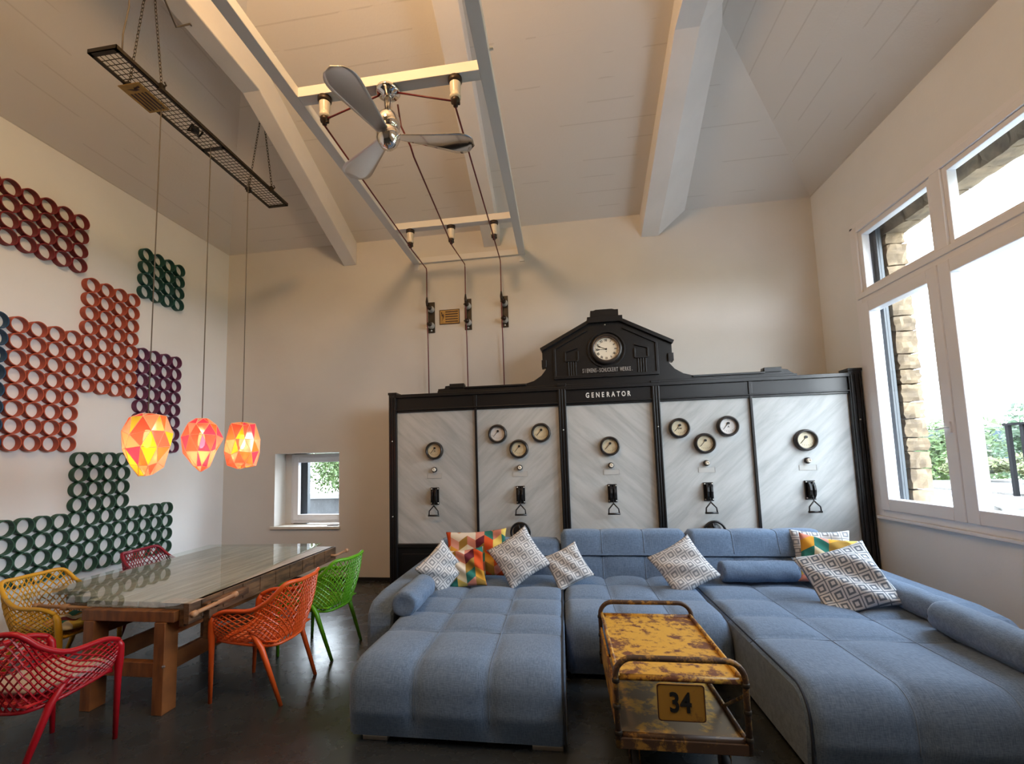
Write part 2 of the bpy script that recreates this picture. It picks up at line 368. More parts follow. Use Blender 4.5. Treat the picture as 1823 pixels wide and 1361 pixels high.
# trims: painted concrete beams
def beam(name, x0, x1, zb, ykink, zk, xs=None):
    zt = lambda y: min(ZC+KB*(YB-y), zk+0.45)
    pts = [(YB, zb), (ykink, zk), (YF, zk), (YF, zk+0.42), (ykink, zk+0.42), (YB, ZC+0.06)]
    if xs is None: return struct(MB().prism(pts, 'x', x0, x1).build(name, M_beam, bevel=0.012))
    vs = []
    for (y, z), xr in zip(pts, (x1, x1, x1, xs, xs, xs)): vs += [(x0, y, z), (xr, y, z)]
    n = 6; fs = [tuple(range(0, 12, 2)), tuple(range(11, 0, -2))]+[(2*i, 2*i+1, (2*i+3) % 12, (2*i+2) % 12) for i in range(n)]
    return struct(MB().add(vs, fs, 0, True).build(name, M_beam))
beam('trim_1', -3.25, -3.04, 4.78, 4.15, 5.71)
beam('trim_2', 1.24, 1.47, 4.80, 4.27, 5.78, xs=1.92)
struct(MB().prism([(YB, 4.87), (ya+0.3, 4.87+KB*(YB-ya-0.3)), (ya+0.3, 5.2+KB*(YB-ya-0.3)), (YB, 5.2)], 'x', -1.03, -0.78).build('trim_3', M_beam, bevel=0.01))
struct(MB().box(XL, XR, YB-0.02, YB, 0, 0.05).build('baseboard_back', M_skirt))
struct(MB().box(XL, XL+0.02, YF, YB-0.02, 0, 0.05).build('baseboard_left', M_skirt))
struct(MB().box(XR-0.02, XR, YF, YB-0.02, 0, 0.05).build('baseboard_right', M_skirt))

# ------------------------------------------------------------------ windows
def frame_yz(b, x0, x1, y0, y1, z0, z1, wd, mi=0):
    b.box(x0, x1, y0, y0+wd, z0, z1, mi); b.box(x0, x1, y1-wd, y1, z0, z1, mi); b.box(x0, x1, y0+wd, y1-wd, z0, z0+wd, mi); b.box(x0, x1, y0+wd, y1-wd, z1-wd, z1, mi)
def frame_xz(b, x0, x1, y0, y1, z0, z1, wd, mi=0):
    b.box(x0, x0+wd, y0, y1, z0, z1, mi); b.box(x1-wd, x1, y0, y1, z0, z1, mi); b.box(x0+wd, x1-wd, y0, y1, z0, z0+wd, mi); b.box(x0+wd, x1-wd, y0, y1, z1-wd, z1, mi)
W = struct(empty('window_2', (XR, 4.53, WZ0), 'large white framed window with two casements and two upper panes', 'window'))
b = MB(); frame_yz(b, XR-0.02, XR+0.09, WY0, WY1, WZ0, WZ1, 0.07)
b.box(XR-0.02, XR+0.09, WY0+0.07, WY1-0.07, 3.36, 3.47); b.box(XR-0.035, XR, WY0, WY1, 3.42, 3.485)
b.box(XR-0.02, XR+0.09, 4.45, 4.57, 3.47, WZ1-0.07)
b.build('window_frame', M_white, W, bevel=0.006)
for (y0, y1) in ((4.57, 5.63), (3.43, 4.45)):
    b = MB(); frame_yz(b, XR+0.0, XR+0.08, y0, y1, 3.47, 4.205, 0.06 if y0 > 4.5 else 0.05); b.build('upper_sash', M_white, W, bevel=0.006)
    MB().box(XR+0.05, XR+0.054, y0+0.05, y1-0.05, 3.52, 4.155).build('pane', M_glass, W)
for (y0, y1) in ((4.565, 5.63), (3.43, 4.555)):
    b = MB(); frame_yz(b, XR-0.045, XR+0.07, y0, y1, 1.045, 3.36, 0.125)
    s_ = b.build('casement', M_white, W, bevel=0.008)
    MB().box(XR+0.03, XR+0.034, y0+0.12, y1-0.12, 1.165, 3.24).build('pane', M_glass, s_)
b = MB().box(XR-0.06, XR-0.045, 4.60, 4.635, 1.83, 1.93); b.tube([(XR-0.06, 4.617, 1.88), (XR-0.09, 4.617, 1.88), (XR-0.095, 4.63, 1.875), (XR-0.095, 4.72, 1.865)], 0.008, 8)
b.build('handle', M_white, W, smooth=True)
MB().box(XR-0.05, XR, WY0-0.02, WY1+0.02, WZ0-0.03, WZ0).build('sill', M_white, W, bevel=0.005)
MB().box(XR-0.012, XR, WY1, WY1+0.05, WZ0, WZ1+0.02).build('side_trim', M_white, W)
MB().box(XR-0.012, XR, WY0, WY1+0.05, WZ1, WZ1+0.05).build('head_trim', M_white, W)
b = MB().box(XR+0.10, XR+0.17, WY1-0.17, WY1-0.07, WZ0, WZ1-0.02); b.box(XR+0.10, XR+0.12, WY1-0.20, WY1-0.17, WZ0, WZ1-0.02); b.box(XR+0.13, XR+0.145, WY1-0.19, WY1-0.17, WZ0, WZ1-0.02)
b.build('shutter_guide', M_grey, W)
W3 = struct(empty('added_window', (XR, 1.35, CZ0), 'added high window out of view, bringing daylight nearer the camera', 'window'))  # unseen window added on the right wall for extra daylight
b = MB(); frame_yz(b, XR-0.02, XR+0.09, CY0, CY1, CZ0, WZ1, 0.10); b.box(XR-0.02, XR+0.09, 1.29, 1.41, CZ0+0.1, WZ1-0.1); b.build('window_frame', M_white, W3, bevel=0.006)
MB().box(XR+0.03, XR+0.034, CY0+0.1, CY1-0.1, CZ0+0.1, WZ1-0.1).build('pane', M_glass, W3)
W1 = struct(empty('window_1', (-3.85, YB+0.3, wz0), 'small white window in a deep recess beside the switchboard', 'window'))
b = MB(); frame_xz(b, wx0+0.10, wx1, YB+0.28, YB+0.35, wz0+0.02, wz1-0.01, 0.06); b.build('window_frame', M_white, W1, bevel=0.005)
b = MB(); frame_xz(b, wx0+0.15, wx1-0.05, YB+0.25, YB+0.33, wz0+0.07, wz1-0.06, 0.085); b.build('casement', M_white, W1, bevel=0.006)
MB().box(wx0+0.22, wx1-0.12, YB+0.29, YB+0.294, wz0+0.14, wz1-0.13).build('pane', M_glass, W1)
MB().box(wx1-0.105, wx1-0.08, YB+0.20, YB+0.25, 1.18, 1.27).build('handle', M_white, W1, bevel=0.004)
MB().box(wx0-0.05, wx1+0.02, YB-0.035, YB+0.30, wz0-0.03, wz0+0.008).build('sill', M_sill, W1, bevel=0.004)
b = MB().box(wx0+0.02, wx0+0.30, YB+0.36, YB+0.40, wz0, wz1); b.box(wx0+0.30, wx0+0.33, YB+0.36, YB+0.44, wz0, wz1); b.build('shutter_guide', M_grey, W1)
MB().box(wx0, wx0+0.1, YB+0.28, YB+0.35, wz0, wz1).build('side_trim', M_wallb, W1)
t = MB(); t.prism([(-3.52, 6.51), (-3.36, 6.53), (-3.37, 6.58), (-3.50, 6.60)], 'z', wz0+0.009, wz0+0.021)
tag(t.build('notepad', mat('dark_cover', (0.10, 0.06, 0.04), 0.4), bevel=0.002), 'small flat dark brown notepad lying on the sill of the little window', 'notepad')

# ------------------------------------------------------------------ ring panels on the left wall
ring_me = {}
def ring_panel(label, col, cells, dy=0.0, dz=0.0):
    m = mat('ring_'+label.split()[0], col, 0.55, var=0.08, vs=9)
    y = sum(c[0] for c in cells)/len(cells); z = min(c[1] for c in cells)
    root = empty('ring_wall_panel', (XL, y, z), label, 'wall decoration', 'panels of glued rings on the left wall')
    proto = None
    for (cy, cz) in cells:
        if proto is None:
            b = MB(); R = 0.0815; b.lathe([(R-0.009, 0), (R-0.009, 0.066), (R, 0.066), (R, 0), (R-0.009, 0)], (XL+0.001, cy, cz), (1, 0, 0), 32)
            proto = b.build('ring', m, root, smooth=False); base = (cy, cz)
        else:
            o = proto.copy(); C.objects.link(o); o.parent = root; o.location = (0, cy-base[0], cz-base[1])
P_ = 0.165
ring_panel('dark red panel of rings high on the left wall near the ceiling', (0.20, 0.014, 0.02), [(4.155-i*P_, 4.463-j*P_) for i in range(6) for j in range(4)])
ring_panel('dark teal square of sixteen rings on the left wall, highest and nearest the corner', (0.006, 0.075, 0.065), [(4.975+i*0.169, 4.458-j*0.1643) for i in range(4) for j in range(4)])
ring_panel('orange red stepped panel of rings in the middle of the left wall', (0.42, 0.075, 0.03), [(4.312+i*0.1675, 3.798-j*0.1637) for i in range(4) for j in range(8)]+[(4.14-i*0.1675, 3.14-j*0.1644) for i in range(4) for j in range(8)])
ring_panel('purple panel of rings beside the orange red rings, behind the first pendant', (0.13, 0.02, 0.075), [(4.977+i*0.168, 3.152-j*0.1652) for i in range(4) for j in range(8)])
ring_panel('dark blue panel of rings cut by the left picture edge', (0.007, 0.055, 0.13), [(3.47-i*P_, 3.14-j*0.1644) for i in range(2) for j in range(8)])
ring_panel('dark green T shaped panel of rings low on the left wall behind the table', (0.016, 0.082, 0.045), [(5.421-i*0.1625, 1.183-j*0.1653) for i in range(14) for j in range(4)]+[(4.291+i*0.164, 1.828-j*0.1628) for i in range(4) for j in range(4)])

# ------------------------------------------------------------------ switchboard
Yp = 5.83
SB = empty('switchboard', (0.6, Yp+0.2, 0), 'antique black and marble generator switchboard with gauges and a clock gable', 'switchboard')
b = MB()
b.box(-2.165, 3.34, Yp-0.02, Yp+0.12, 2.36, 2.585)       # frieze
b.box(-2.165, 3.34, Yp-0.05, Yp+0.12, 2.555, 2.60)
b.box(-2.165, 3.34, Yp-0.045, Yp+0.1, 2.385, 2.40)
b.box(-2.165, 3.34, Yp-0.01, Yp+0.2, 0.05, 0.65); b.box(-2.165, 3.34, Yp-0.03, Yp+0.1, 0.60, 0.645); b.box(-2.1, 3.3, Yp-0.02, Yp, 0.12, 0.52)
b.box(-2.2, -2.16, Yp+0.1, Yp+0.5, 0, 2.55); b.box(3.35, 3.43, Yp+0.1, Yp+0.5, 0, 2.55)
b.build('cabinet_frame', M_black, SB, bevel=0.004)
for (x0, x1, zt) in ((-2.258, -2.155, 2.63), (-0.022, 0.078, 2.64), (1.122, 1.213, 2.62), (3.325, 3.462, 2.65)):
    p = MB().box(x0, x1, Yp-0.045, Yp+0.12, 0, zt); p.box(x0-0.008, x1+0.008, Yp-0.055, Yp+0.12, zt-0.03, zt)
    nfl = 3
    for k in range(nfl): xc = x0+(x1-x0)*(k+0.5)/nfl; p.box(xc-0.009, xc+0.009, Yp-0.056, Yp-0.045, 0.1, zt-0.07)
    p.build('pilaster', M_black, SB, bevel=0.003)
for x in (-1.088, 2.259):
    p = MB().box(x-0.014, x+0.014, Yp-0.03, Yp+0.02, 0.60, 2.40); p.box(x-0.02, x+0.02, Yp-0.035, Yp, 2.40, 2.555); p.build('divider', M_black, SB, bevel=0.003)
# gable
gab = [(-1.59, 2.583), (-1.59, 2.655), (-1.50, 2.66), (-1.49, 2.692), (-1.43, 2.695), (-1.43, 2.715), (-1.235, 2.715), (-1.22, 2.665), (-0.42, 2.672), (-0.32, 2.70), (-0.22, 2.765), (-0.16, 2.84), (-0.15, 2.87),
       (-0.205, 2.85), (-0.185, 2.91), (-0.20, 2.96), (-0.20, 3.115), (0.385, 3.42), (0.385, 3.475), (0.425, 3.475), (0.43, 3.535), (0.455, 3.565), (0.50, 3.58), (0.70, 3.58), (0.75, 3.565), (0.775, 3.535), (0.78, 3.475), (0.82, 3.475), (0.82, 3.42),
       (1.40, 3.115), (1.40, 2.96), (1.385, 2.91), (1.405, 2.85), (1.35, 2.87), (1.36, 2.84), (1.42, 2.765), (1.52, 2.70), (1.62, 2.672), (2.42, 2.665), (2.435, 2.715), (2.63, 2.715), (2.63, 2.695), (2.70, 2.685), (2.74, 2.65), (2.79, 2.62), (2.79, 2.583)]
g = MB(); g.prism(gab, 'y', Yp+0.0, Yp+0.07)
# rake mouldings, capital, inner frame, consoles
def bar(b, p, q, w_, y0, y1):
    d = Vector((q[0]-p[0], q[1]-p[1])); L_ = d.length; n = Vector((-d.y, d.x))/L_*w_/2
    b.prism([(p[0]+n.x, p[1]+n.y), (q[0]+n.x, q[1]+n.y), (q[0]-n.x, q[1]-n.y), (p[0]-n.x, p[1]-n.y)], 'y', y0, y1)
bar(g, (-0.215, 3.095), (0.42, 3.43), 0.045, Yp-0.04, Yp+0.09); bar(g, (1.415, 3.095), (0.78, 3.43), 0.045, Yp-0.04, Yp+0.09)
bar(g, (-0.03, 3.10), (0.38, 3.32), 0.02, Yp-0.02, Yp); bar(g, (1.23, 3.10), (0.82, 3.32), 0.02, Yp-0.02, Yp)
g.box(0.385, 0.82, Yp-0.05, Yp+0.09, 3.40, 3.475); g.box(0.43, 0.775, Yp-0.03, Yp+0.09, 3.475, 3.56)
g.box(-0.06, -0.03, Yp-0.02, Yp, 2.73, 3.10); g.box(1.20, 1.23, Yp-0.02, Yp, 2.73, 3.10); g.box(-0.06, 1.23, Yp-0.03, Yp, 2.70, 2.74)
for sx in (0.17, 1.03):
    bar(g, (sx-0.08, 2.93), (sx+0.08, 2.93), 0.02, Yp-0.02, Yp); bar(g, (sx-0.08, 2.93), (sx-0.08, 3.05), 0.02, Yp-0.02, Yp); bar(g, (sx+0.08, 2.93), (sx+0.08, 3.05), 0.02, Yp-0.02, Yp)
    s_ = -1 if sx < 0.6 else 1
    bar(g, (sx-0.08, 3.05+(0.05 if s_ > 0 else -0.0)), (sx+0.08, 3.05+(0.05 if s_ < 0 else 0.0)), 0.02, Yp-0.02, Yp)
    for k in range(4): g.box(sx-0.05+k*0.03, sx-0.035+k*0.03, Yp-0.015, Yp, 2.74, 2.92)
for (x0, x1) in ((-0.21, -0.15), (1.345, 1.41)): g.box(x0, x1, Yp-0.03, Yp+0.08, 2.86, 2.96)
g.box(-1.43, -1.235, Yp-0.02, Yp+0.08, 2.66, 2.715); g.box(2.435, 2.63, Yp-0.02, Yp+0.08, 2.66, 2.715)
g.box(-1.59, 2.79, Yp-0.03, Yp+0.08, 2.60, 2.625); g.box(-1.24, -0.42, Yp-0.025, Yp+0.075, 2.645, 2.668); g.box(1.62, 2.44, Yp-0.025, Yp+0.075, 2.645, 2.668)
g.lathe([(0.215, 0.0), (0.215, 0.02), (0.235, 0.02), (0.235, 0.0)], (0.605, Yp, 3.055), (0, -1, 0), 40)
g.build('gable', M_black, SB, bevel=0.003)
# marble panels
for i, (x0, x1) in enumerate(((-2.155, -1.10), (-1.075, -0.022), (0.078, 1.122), (1.213, 2.246), (2.272, 3.325))):
    MB().box(x0, x1, Yp, Yp+0.03, 0.65, 2.363).build('marble_panel', M_marA if i in (0, 2) else M_marB, SB)
# spaced lettering
b = MB(); word = 'GENERATOR'
for i, ch in enumerate(word):
    vs, fs = text_geo(ch, 0.088, front_mtx(0.60+(i-4)*0.063, Yp-0.023, 2.475), 0.003, sx=0.72); MB().add(vs, fs).build('letter', M_letter, SB)
b = MB(); word = 'SIEMENS-SCHUCKERT WERKE.'
for i, ch in enumerate(word):
    if ch == ' ': continue
    vs, fs = text_geo(ch, 0.072, front_mtx(0.61+(i-11.5)*0.0262, Yp-0.012, 2.79), 0.002, sx=0.5); MB().add(vs, fs).build('letter', M_letterg, SB)
# clock
cx_, cz_ = 0.605, 3.055
ck = MB().lathe([(0.145, 0.0), (0.145, 0.05), (0.175, 0.065), (0.195, 0.04), (0.195, 0.0)], (cx_, Yp, cz_), (0, -1, 0), 48).build('clock', M_bezel, SB, smooth=True)
MB().lathe([(0.0, 0.02), (0.147, 0.02), (0.147, 0.0)], (cx_, Yp, cz_), (0, -1, 0), 48).build('dial', M_clock, ck)
MB().lathe([(0.144, 0.02), (0.148, 0.052), (0.152, 0.055), (0.152, 0.02)], (cx_, Yp, cz_), (0, -1, 0), 48).build('inner_rim', mat('gilt_rim', (0.5, 0.36, 0.27), 0.25, metal=0.8), ck, smooth=True)
b = MB()
for k, s in enumerate(('XII', 'I', 'II', 'III', 'IIII', 'V', 'VI', 'VII', 'VIII', 'IX', 'X', 'XI')):
    a = -k*PI/6
    vs, fs = text_geo(s, 0.042, front_mtx(cx_-0.113*math.sin(a), Yp-0.021, cz_+0.113*math.cos(a), a), 0.0008, sx=0.62 if len(s) > 2 else 0.8); MB().add(vs, fs).build('numeral', M_ink, ck)
b.lathe([(0.0, 0.022), (0.006, 0.022)], (cx_, Yp, cz_-0.03), (0, -1, 0), 12)
b.build('winding_hole', M_ink, ck)
def hand(b, a, L_, w_):
    d = Vector((math.sin(a), math.cos(a))); n = Vector((d.y, -d.x))*w_
    c0 = Vector((cx_, cz_)); P = [c0-n*0.4, c0+d*L_*0.6-n*0.3, c0+d*L_*0.72-n*1.4, c0+d*L_, c0+d*L_*0.72+n*1.4, c0+d*L_*0.6+n*0.3, c0+n*0.4]
    b.prism([tuple(p) for p in P], 'y', Yp-0.027, Yp-0.024)
b = MB(); hand(b, math.radians(268), 0.125, 0.005); hand(b, math.radians(292), 0.12, 0.006); b.lathe([(0.0, 0.03), (0.011, 0.03), (0.011, 0.02)], (cx_, Yp, cz_), (0, -1, 0), 16)
b.build('hands', M_ink, ck)
# gauges
def gauge(x, z, r, face, word=''):
    o = MB().lathe([(r*0.73, 0.012), (r*0.76, 0.05), (r*0.84, 0.062), (r*0.95, 0.05), (r, 0.02), (r, 0.0)], (x, Yp, z), (0, -1, 0), 40).build('gauge', M_bezel, SB, smooth=True)
    MB().lathe([(0.0, 0.018), (r*0.75, 0.018), (r*0.75, 0.0)], (x, Yp, z), (0, -1, 0), 36).build('dial', face, o)
    b = MB(); b.lathe([(0.0, 0.03), (r*0.12, 0.03), (r*0.12, 0.018)], (x+0.005, Yp, z+r*0.28), (0, -1, 0), 16)
    p = Vector((x+0.005, z+r*0.28)); d = Vector((-0.64, -0.77)); n = Vector((d.y, -d.x))*r*0.02; q = p+d*r*0.72
    b.prism([tuple(p-n), tuple(q-n), tuple(q+n), tuple(p+n)], 'y', Yp-0.026, Yp-0.023)
    for k in range(9):
        a = math.radians(215+k*(110/8)); rr = r*0.80; c0 = p; d = Vector((math.cos(a), math.sin(a)))
        n = Vector((-d.y, d.x))*r*0.012; q0 = c0+d*rr*0.88; q1 = c0+d*rr*0.98
        b.prism([tuple(q0-n), tuple(q1-n), tuple(q1+n), tuple(q0+n)], 'y', Yp-0.020, Yp-0.018)
    if word: vs, fs = text_geo(word, r*0.26, front_mtx(x+0.005, Yp-0.019, z-r*0.05), 0.0005); b.add(vs, fs)
    b.build('needle', M_ink, o)
for a in ((-1.648, 1.842, 0.118, M_dial, 'A'), (-0.808, 2.034, 0.122, M_dialw), (-0.253, 2.030, 0.124, M_dial), (-0.539, 1.832, 0.122, M_dial), (0.59, 1.832, 0.122, M_dial),
          (1.426, 2.026, 0.124, M_dial, 'kW'), (1.981, 2.028, 0.126, M_dialw, 'A'), (1.708, 1.831, 0.125, M_dial), (2.823, 1.833, 0.128, M_dial)): gauge(*a)
for x in (-1.652, -0.535, 0.595, 1.712, 2.828):
    k = MB().lathe([(0.036, 0.0), (0.036, 0.02), (0.028, 0.035), (0.020, 0.037), (0.020, 0.0)], (x, Yp, 1.595), (0, -1, 0), 20).build('knob', M_bezel, SB, smooth=True)
    MB().lathe([(0.0, 0.05), (0.007, 0.05), (0.010, 0.058), (0.022, 0.058), (0.025, 0.035)], (x, Yp, 1.595), (0, -1, 0), 20).build('knob_centre', M_porc, k, smooth=True)
    b = MB(); frame_xz(b, x-0.095, x+0.095, Yp-0.003, Yp, 1.48, 1.545, 0.002); b.box(x-0.09, x+0.09, Yp-0.0015, Yp, 1.484, 1.541, 1)
    b.build('name_plate', [M_letterg, mat('pale_plate', (0.46, 0.46, 0.44), 0.5)], SB)
    # knife switch
    s_ = MB().box(x-0.055, x+0.055, Yp-0.018, Yp, 1.145, 1.365).build('switch', M_black, SB, bevel=0.003)
    b = MB()
    for dx in (-0.022, 0.022):
        arc = [(1.16, -0.018), (1.16, -0.04), (1.20, -0.075), (1.26, -0.085), (1.31, -0.075), (1.345, -0.045), (1.35, -0.018)]
        b.prism([(Yp+q, z) for z, q in arc], 'x', x+dx-0.012, x+dx+0.012)
    b.box(x-0.008, x+0.008, Yp-0.06, Yp-0.02, 1.17, 1.33); b.build('switch_cheeks', M_black, s_, bevel=0.003)
    b = MB()
    for dx in (-0.042, 0.042):
        for z in (1.163, 1.347): MB().lathe([(0.0, 0.026), (0.009, 0.024), (0.009, 0.018)], (x+dx, Yp, z), (0, -1, 0), 10).build('bolt', M_brushed, s_, smooth=True)
    b = MB(); yh = Yp-0.06
    b.tube([(x, yh, 1.17), (x, yh-0.01, 1.135), (x-0.058, yh-0.02, 1.07), (x-0.062, yh-0.02, 1.015)], 0.008, 8); b.tube([(x, yh-0.01, 1.135), (x+0.058, yh-0.02, 1.07), (x+0.062, yh-0.02, 1.015)], 0.008, 8)
    b.tube([(x-0.072, yh-0.02, 1.012), (x+0.072, yh-0.02, 1.012)], 0.012, 10)
    b.build('switch_handle', M_black, s_, smooth=True)
for x, z in ((-0.545, 0.80), (1.727, 0.80)):
    b = MB(); yw = Yp-0.10
    b.tube([(x+0.115*math.cos(a*PI/16), yw, z+0.115*math.sin(a*PI/16)) for a in range(32)], 0.014, 8, closed=True)
    for a in (PI/2+0.2, PI/2+0.2+2*PI/3, PI/2+0.2+4*PI/3): b.tube([(x, yw, z), (x+0.11*math.cos(a), yw, z+0.11*math.sin(a))], 0.010, 6)
    b.lathe([(0.03, 0.0), (0.03, 0.11), (0.0, 0.125)], (x, Yp, z), (0, -1, 0), 16); b.lathe([(0.10, 0.0), (0.09, 0.05), (0.03, 0.08)], (x, Yp, z), (0, -1, 0), 28)
    b.build('handwheel', M_black, SB, smooth=True)
b = MB()
for x, z in ((-2.21, 1.98), (-2.21, 1.0), (0.03, 2.05), (3.40, 2.05), (0.60, 3.36), (1.17, 2.05)): MB().lathe([(0.0, 0.062), (0.010, 0.058), (0.010, 0.045)], (x, Yp, z), (0, -1, 0), 10).build('screw', M_brushed, SB, smooth=True)

# ------------------------------------------------------------------ steel frame near the ceiling, insulators, cables, fan
FR = empty('suspended_steel_frame', (-1.3, 4.0, 4.70), 'white steel ladder frame fixed to the back wall under the ceiling', 'frame')
b = MB()
for x0, x1 in ((-2.12, -2.02), (-0.515, -0.415)): b.box(x0, x1, -0.6, YB, 4.70, 4.79)
b.build('rail', M_steel, FR, bevel=0.004)
for y in (3.22, 5.43, YB-0.04): MB().box(-2.02, -0.515, y, y+(0.10 if y < 6 else 0.035), 4.70, 4.785).build('crossbar', M_steel, FR, bevel=0.003)
b = MB()
for x in (-2.07, -0.465): b.box(x-0.035, x+0.035, YB-0.015, YB, 4.60, 4.84)
b.lathe([(0.0, 0.03), (0.012, 0.03), (0.012, 0)], (-0.415, 3.12, 4.76), (1, 0, 0), 8)
b.build('end_plate', M_steel, FR)
def make_insul():
    r = empty('pin_insulator', (0, 0, 0), 'x', 'insulator', 'porcelain insulators under the steel frame')
    MB().lathe([(0.0, 0.0), (0.055, 0.0), (0.055, -0.03), (0.045, -0.045), (0.0, -0.045)], (0, 0, 0), (0, 0, 1), 20).build('cap', M_brown, r, smooth=True)
    MB().lathe([(0.046, -0.03), (0.040, -0.12), (0.036, -0.135), (0.044, -0.145), (0.044, -0.165), (0.030, -0.175)], (0, 0, 0), (0, 0, 1), 20).build('porcelain_body', M_porc, r, smooth=True)
    b = MB().lathe([(0.030, -0.165), (0.036, -0.175), (0.036, -0.20), (0.022, -0.21), (0.018, -0.235), (0.0, -0.24)], (0, 0, 0), (0, 0, 1), 14); b.tube([(-0.03, 0, -0.2), (0.035, 0, -0.215)], 0.012, 6); b.build('terminal', M_brown, r, smooth=True)
    return r
pi_ = make_insul()
spots = [(-1.81, 3.27, 'porcelain insulator left of the fan on the near crossbar'), (-0.714, 3.27, 'porcelain insulator right of the fan on the near crossbar'),
         (-1.832, 5.48, 'leftmost porcelain insulator on the far crossbar'), (-1.29, 5.48, 'middle porcelain insulator of three on the far crossbar'), (-0.735, 5.48, 'rightmost porcelain insulator on the far crossbar')]
for i, (x, y, lb) in enumerate(spots):
    o = pi_ if i == 0 else copy_tree(pi_); o.location = (x, y, 4.70); o['label'] = lb
# wall insulator brackets
def make_brk():
    r = empty('insulator_bracket', (0, 0, 0), 'x', 'insulator', 'dark insulator brackets on the back wall')
    MB().box(-0.052, 0.052, -0.015, 0, -0.235, 0.235).build('back_plate', M_iron, r, bevel=0.003)
    for z in (0.12, -0.13):
        i_ = MB().lathe([(0.050, 0.015), (0.050, 0.05), (0.034, 0.085), (0.028, 0.10)], (0, 0, z), (0, -1, 0), 20).build('porcelain_bell', M_porcg, r, smooth=True)
        b = MB().lathe([(0.026, 0.09), (0.034, 0.10), (0.034, 0.13), (0.015, 0.14), (0.0, 0.16)], (0, 0, z), (0, -1, 0), 12); b.tube([(-0.045, -0.115, z), (0.03, -0.115, z+0.02)], 0.009, 6); b.build('clamp', M_brown, i_, smooth=True)
    MB().lathe([(0.0, 0.03), (0.014, 0.028), (0.014, 0.015)], (0, 0, -0.205), (0, -1, 0), 10).build('bolt', M_brushed, r, smooth=True)
    return r
bk = make_brk()
for i, (x, z, lb) in enumerate(((-1.85, 3.85, 'black bracket with two grey insulators left of the yellow wall sign'), (-1.29, 3.86, 'black bracket with two grey insulators right beside the yellow wall sign'), (-0.745, 3.86, 'black bracket with two grey insulators, rightmost on the back wall'))):
    o = bk if i == 0 else copy_tree(bk); o.location = (x, YB, z); o['label'] = lb
for i, (xw, x2, zw, lb) in enumerate(((-1.887, -1.83, 4.57, 'left'), (-1.303, -1.29, 4.585, 'middle'), (-0.775, -0.733, 4.60, 'right'))):
    near = [(-1.81, 3.27, 4.46), (-1.24, 3.42, 4.68), (-0.714, 3.27, 4.46)][i]
    pts = [near]
    if i == 1: pts += [(-1.22, 3.44, 4.5), (-1.16, 3.50, 4.36), (-1.15, 3.56, 4.30), (-1.16, 3.72, 4.31)]
    yw = 6.385
    pts += [(x2, 5.45, 4.47), (x2, 5.51, 4.46), (xw-0.0, yw-0.02, zw), (xw, yw, zw-0.04), (xw, yw-0.01, 4.08), (xw, yw-0.01, 3.74), (xw, yw+0.02, 3.5), (xw+0.0, yw+0.04, 2.35)]
    b = MB().tube(pts, 0.0075, 8)
    cb = b.build('power_cable', M_red, smooth=True)
    tag(cb, {'left': 'dark red cable from the left ceiling insulator down the wall, leftmost of three', 'middle': 'dark red cable hanging from the fan and running down the wall between the other two', 'right': 'dark red cable from the right ceiling insulator down the wall, rightmost of three'}[lb], 'cable', 'dark red power cables')
    MB().tube([(xw, yw-0.01, 4.13), (xw, yw-0.012, 4.06), (xw, yw-0.012, 3.99)], [0.010, 0.020, 0.012], 8).build('sleeve', M_brown, cb, smooth=True)
for x0, x1, lb in ((-1.32, -1.81, 'short red wire from the fan mount to the left insulator'), (-1.22, -0.714, 'short red wire from the fan mount to the right insulator')):
    tag(MB().tube([(x0, 3.29, 4.68), (x1, 3.26, 4.50)], 0.007, 8).build('fan_wire', M_red, smooth=True), lb, 'wire', 'short red fan wires')
# wall sign
def warn(name, mtx, label, w_, h_):
    r = empty(name, mtx.translation, label, 'sign')
    def P(b, x0, x1, z0, z1, d0, d1): b.box(x0, x1, z0, z1, d0, d1, 0, mtx)
    b = MB(); P(b, -w_/2, w_/2, -h_/2, h_/2, 0, 0.008); b.build('sign_plate', M_signb if name == 'wall_sign' else M_signy, r, bevel=0.002)
    b = MB()
    if name == 'wall_sign': P(b, -w_/2+0.012, w_/2-0.012, -h_/2+0.012, h_/2-0.012, 0.008, 0.009); b.build('field', M_signy, r); b = MB()
    x0 = -w_*0.5+w_*0.30; x1 = w_/2-w_*0.08
    nl = 5
    for k in range(nl):
        z = h_/2-h_*0.16-k*h_*0.165
        P(b, x0, x1, z-h_*0.045, z+h_*0.035, 0.009, 0.0102); b.build('text_line', M_signb, r); b = MB()
    for p in ([(-0.42, 0.34), (-0.36, 0.34), (-0.33, 0.05), (-0.37, 0.08)], [(-0.40, 0.10), (-0.29, 0.22), (-0.27, 0.02), (-0.36, -0.3), (-0.33, 0.02)]):
        vs = [mtx @ Vector((a*w_, c*h_, d)) for d in (0.009, 0.0102) for a, c in p]; n = len(p)
        b.add(vs, [tuple(range(n)), tuple(range(n, 2*n))]+[(i, (i+1) % n, (i+1) % n+n, i+n) for i in range(n)], 0, True)
    b.build('lightning_mark', M_signb, r)
warn('wall_sign', Matrix.Translation((-1.575, YB, 3.845)) @ Matrix.Rotation(PI/2, 4, 'X'), 'small brown and yellow high voltage sign on the back wall between two brackets', 0.31, 0.225)
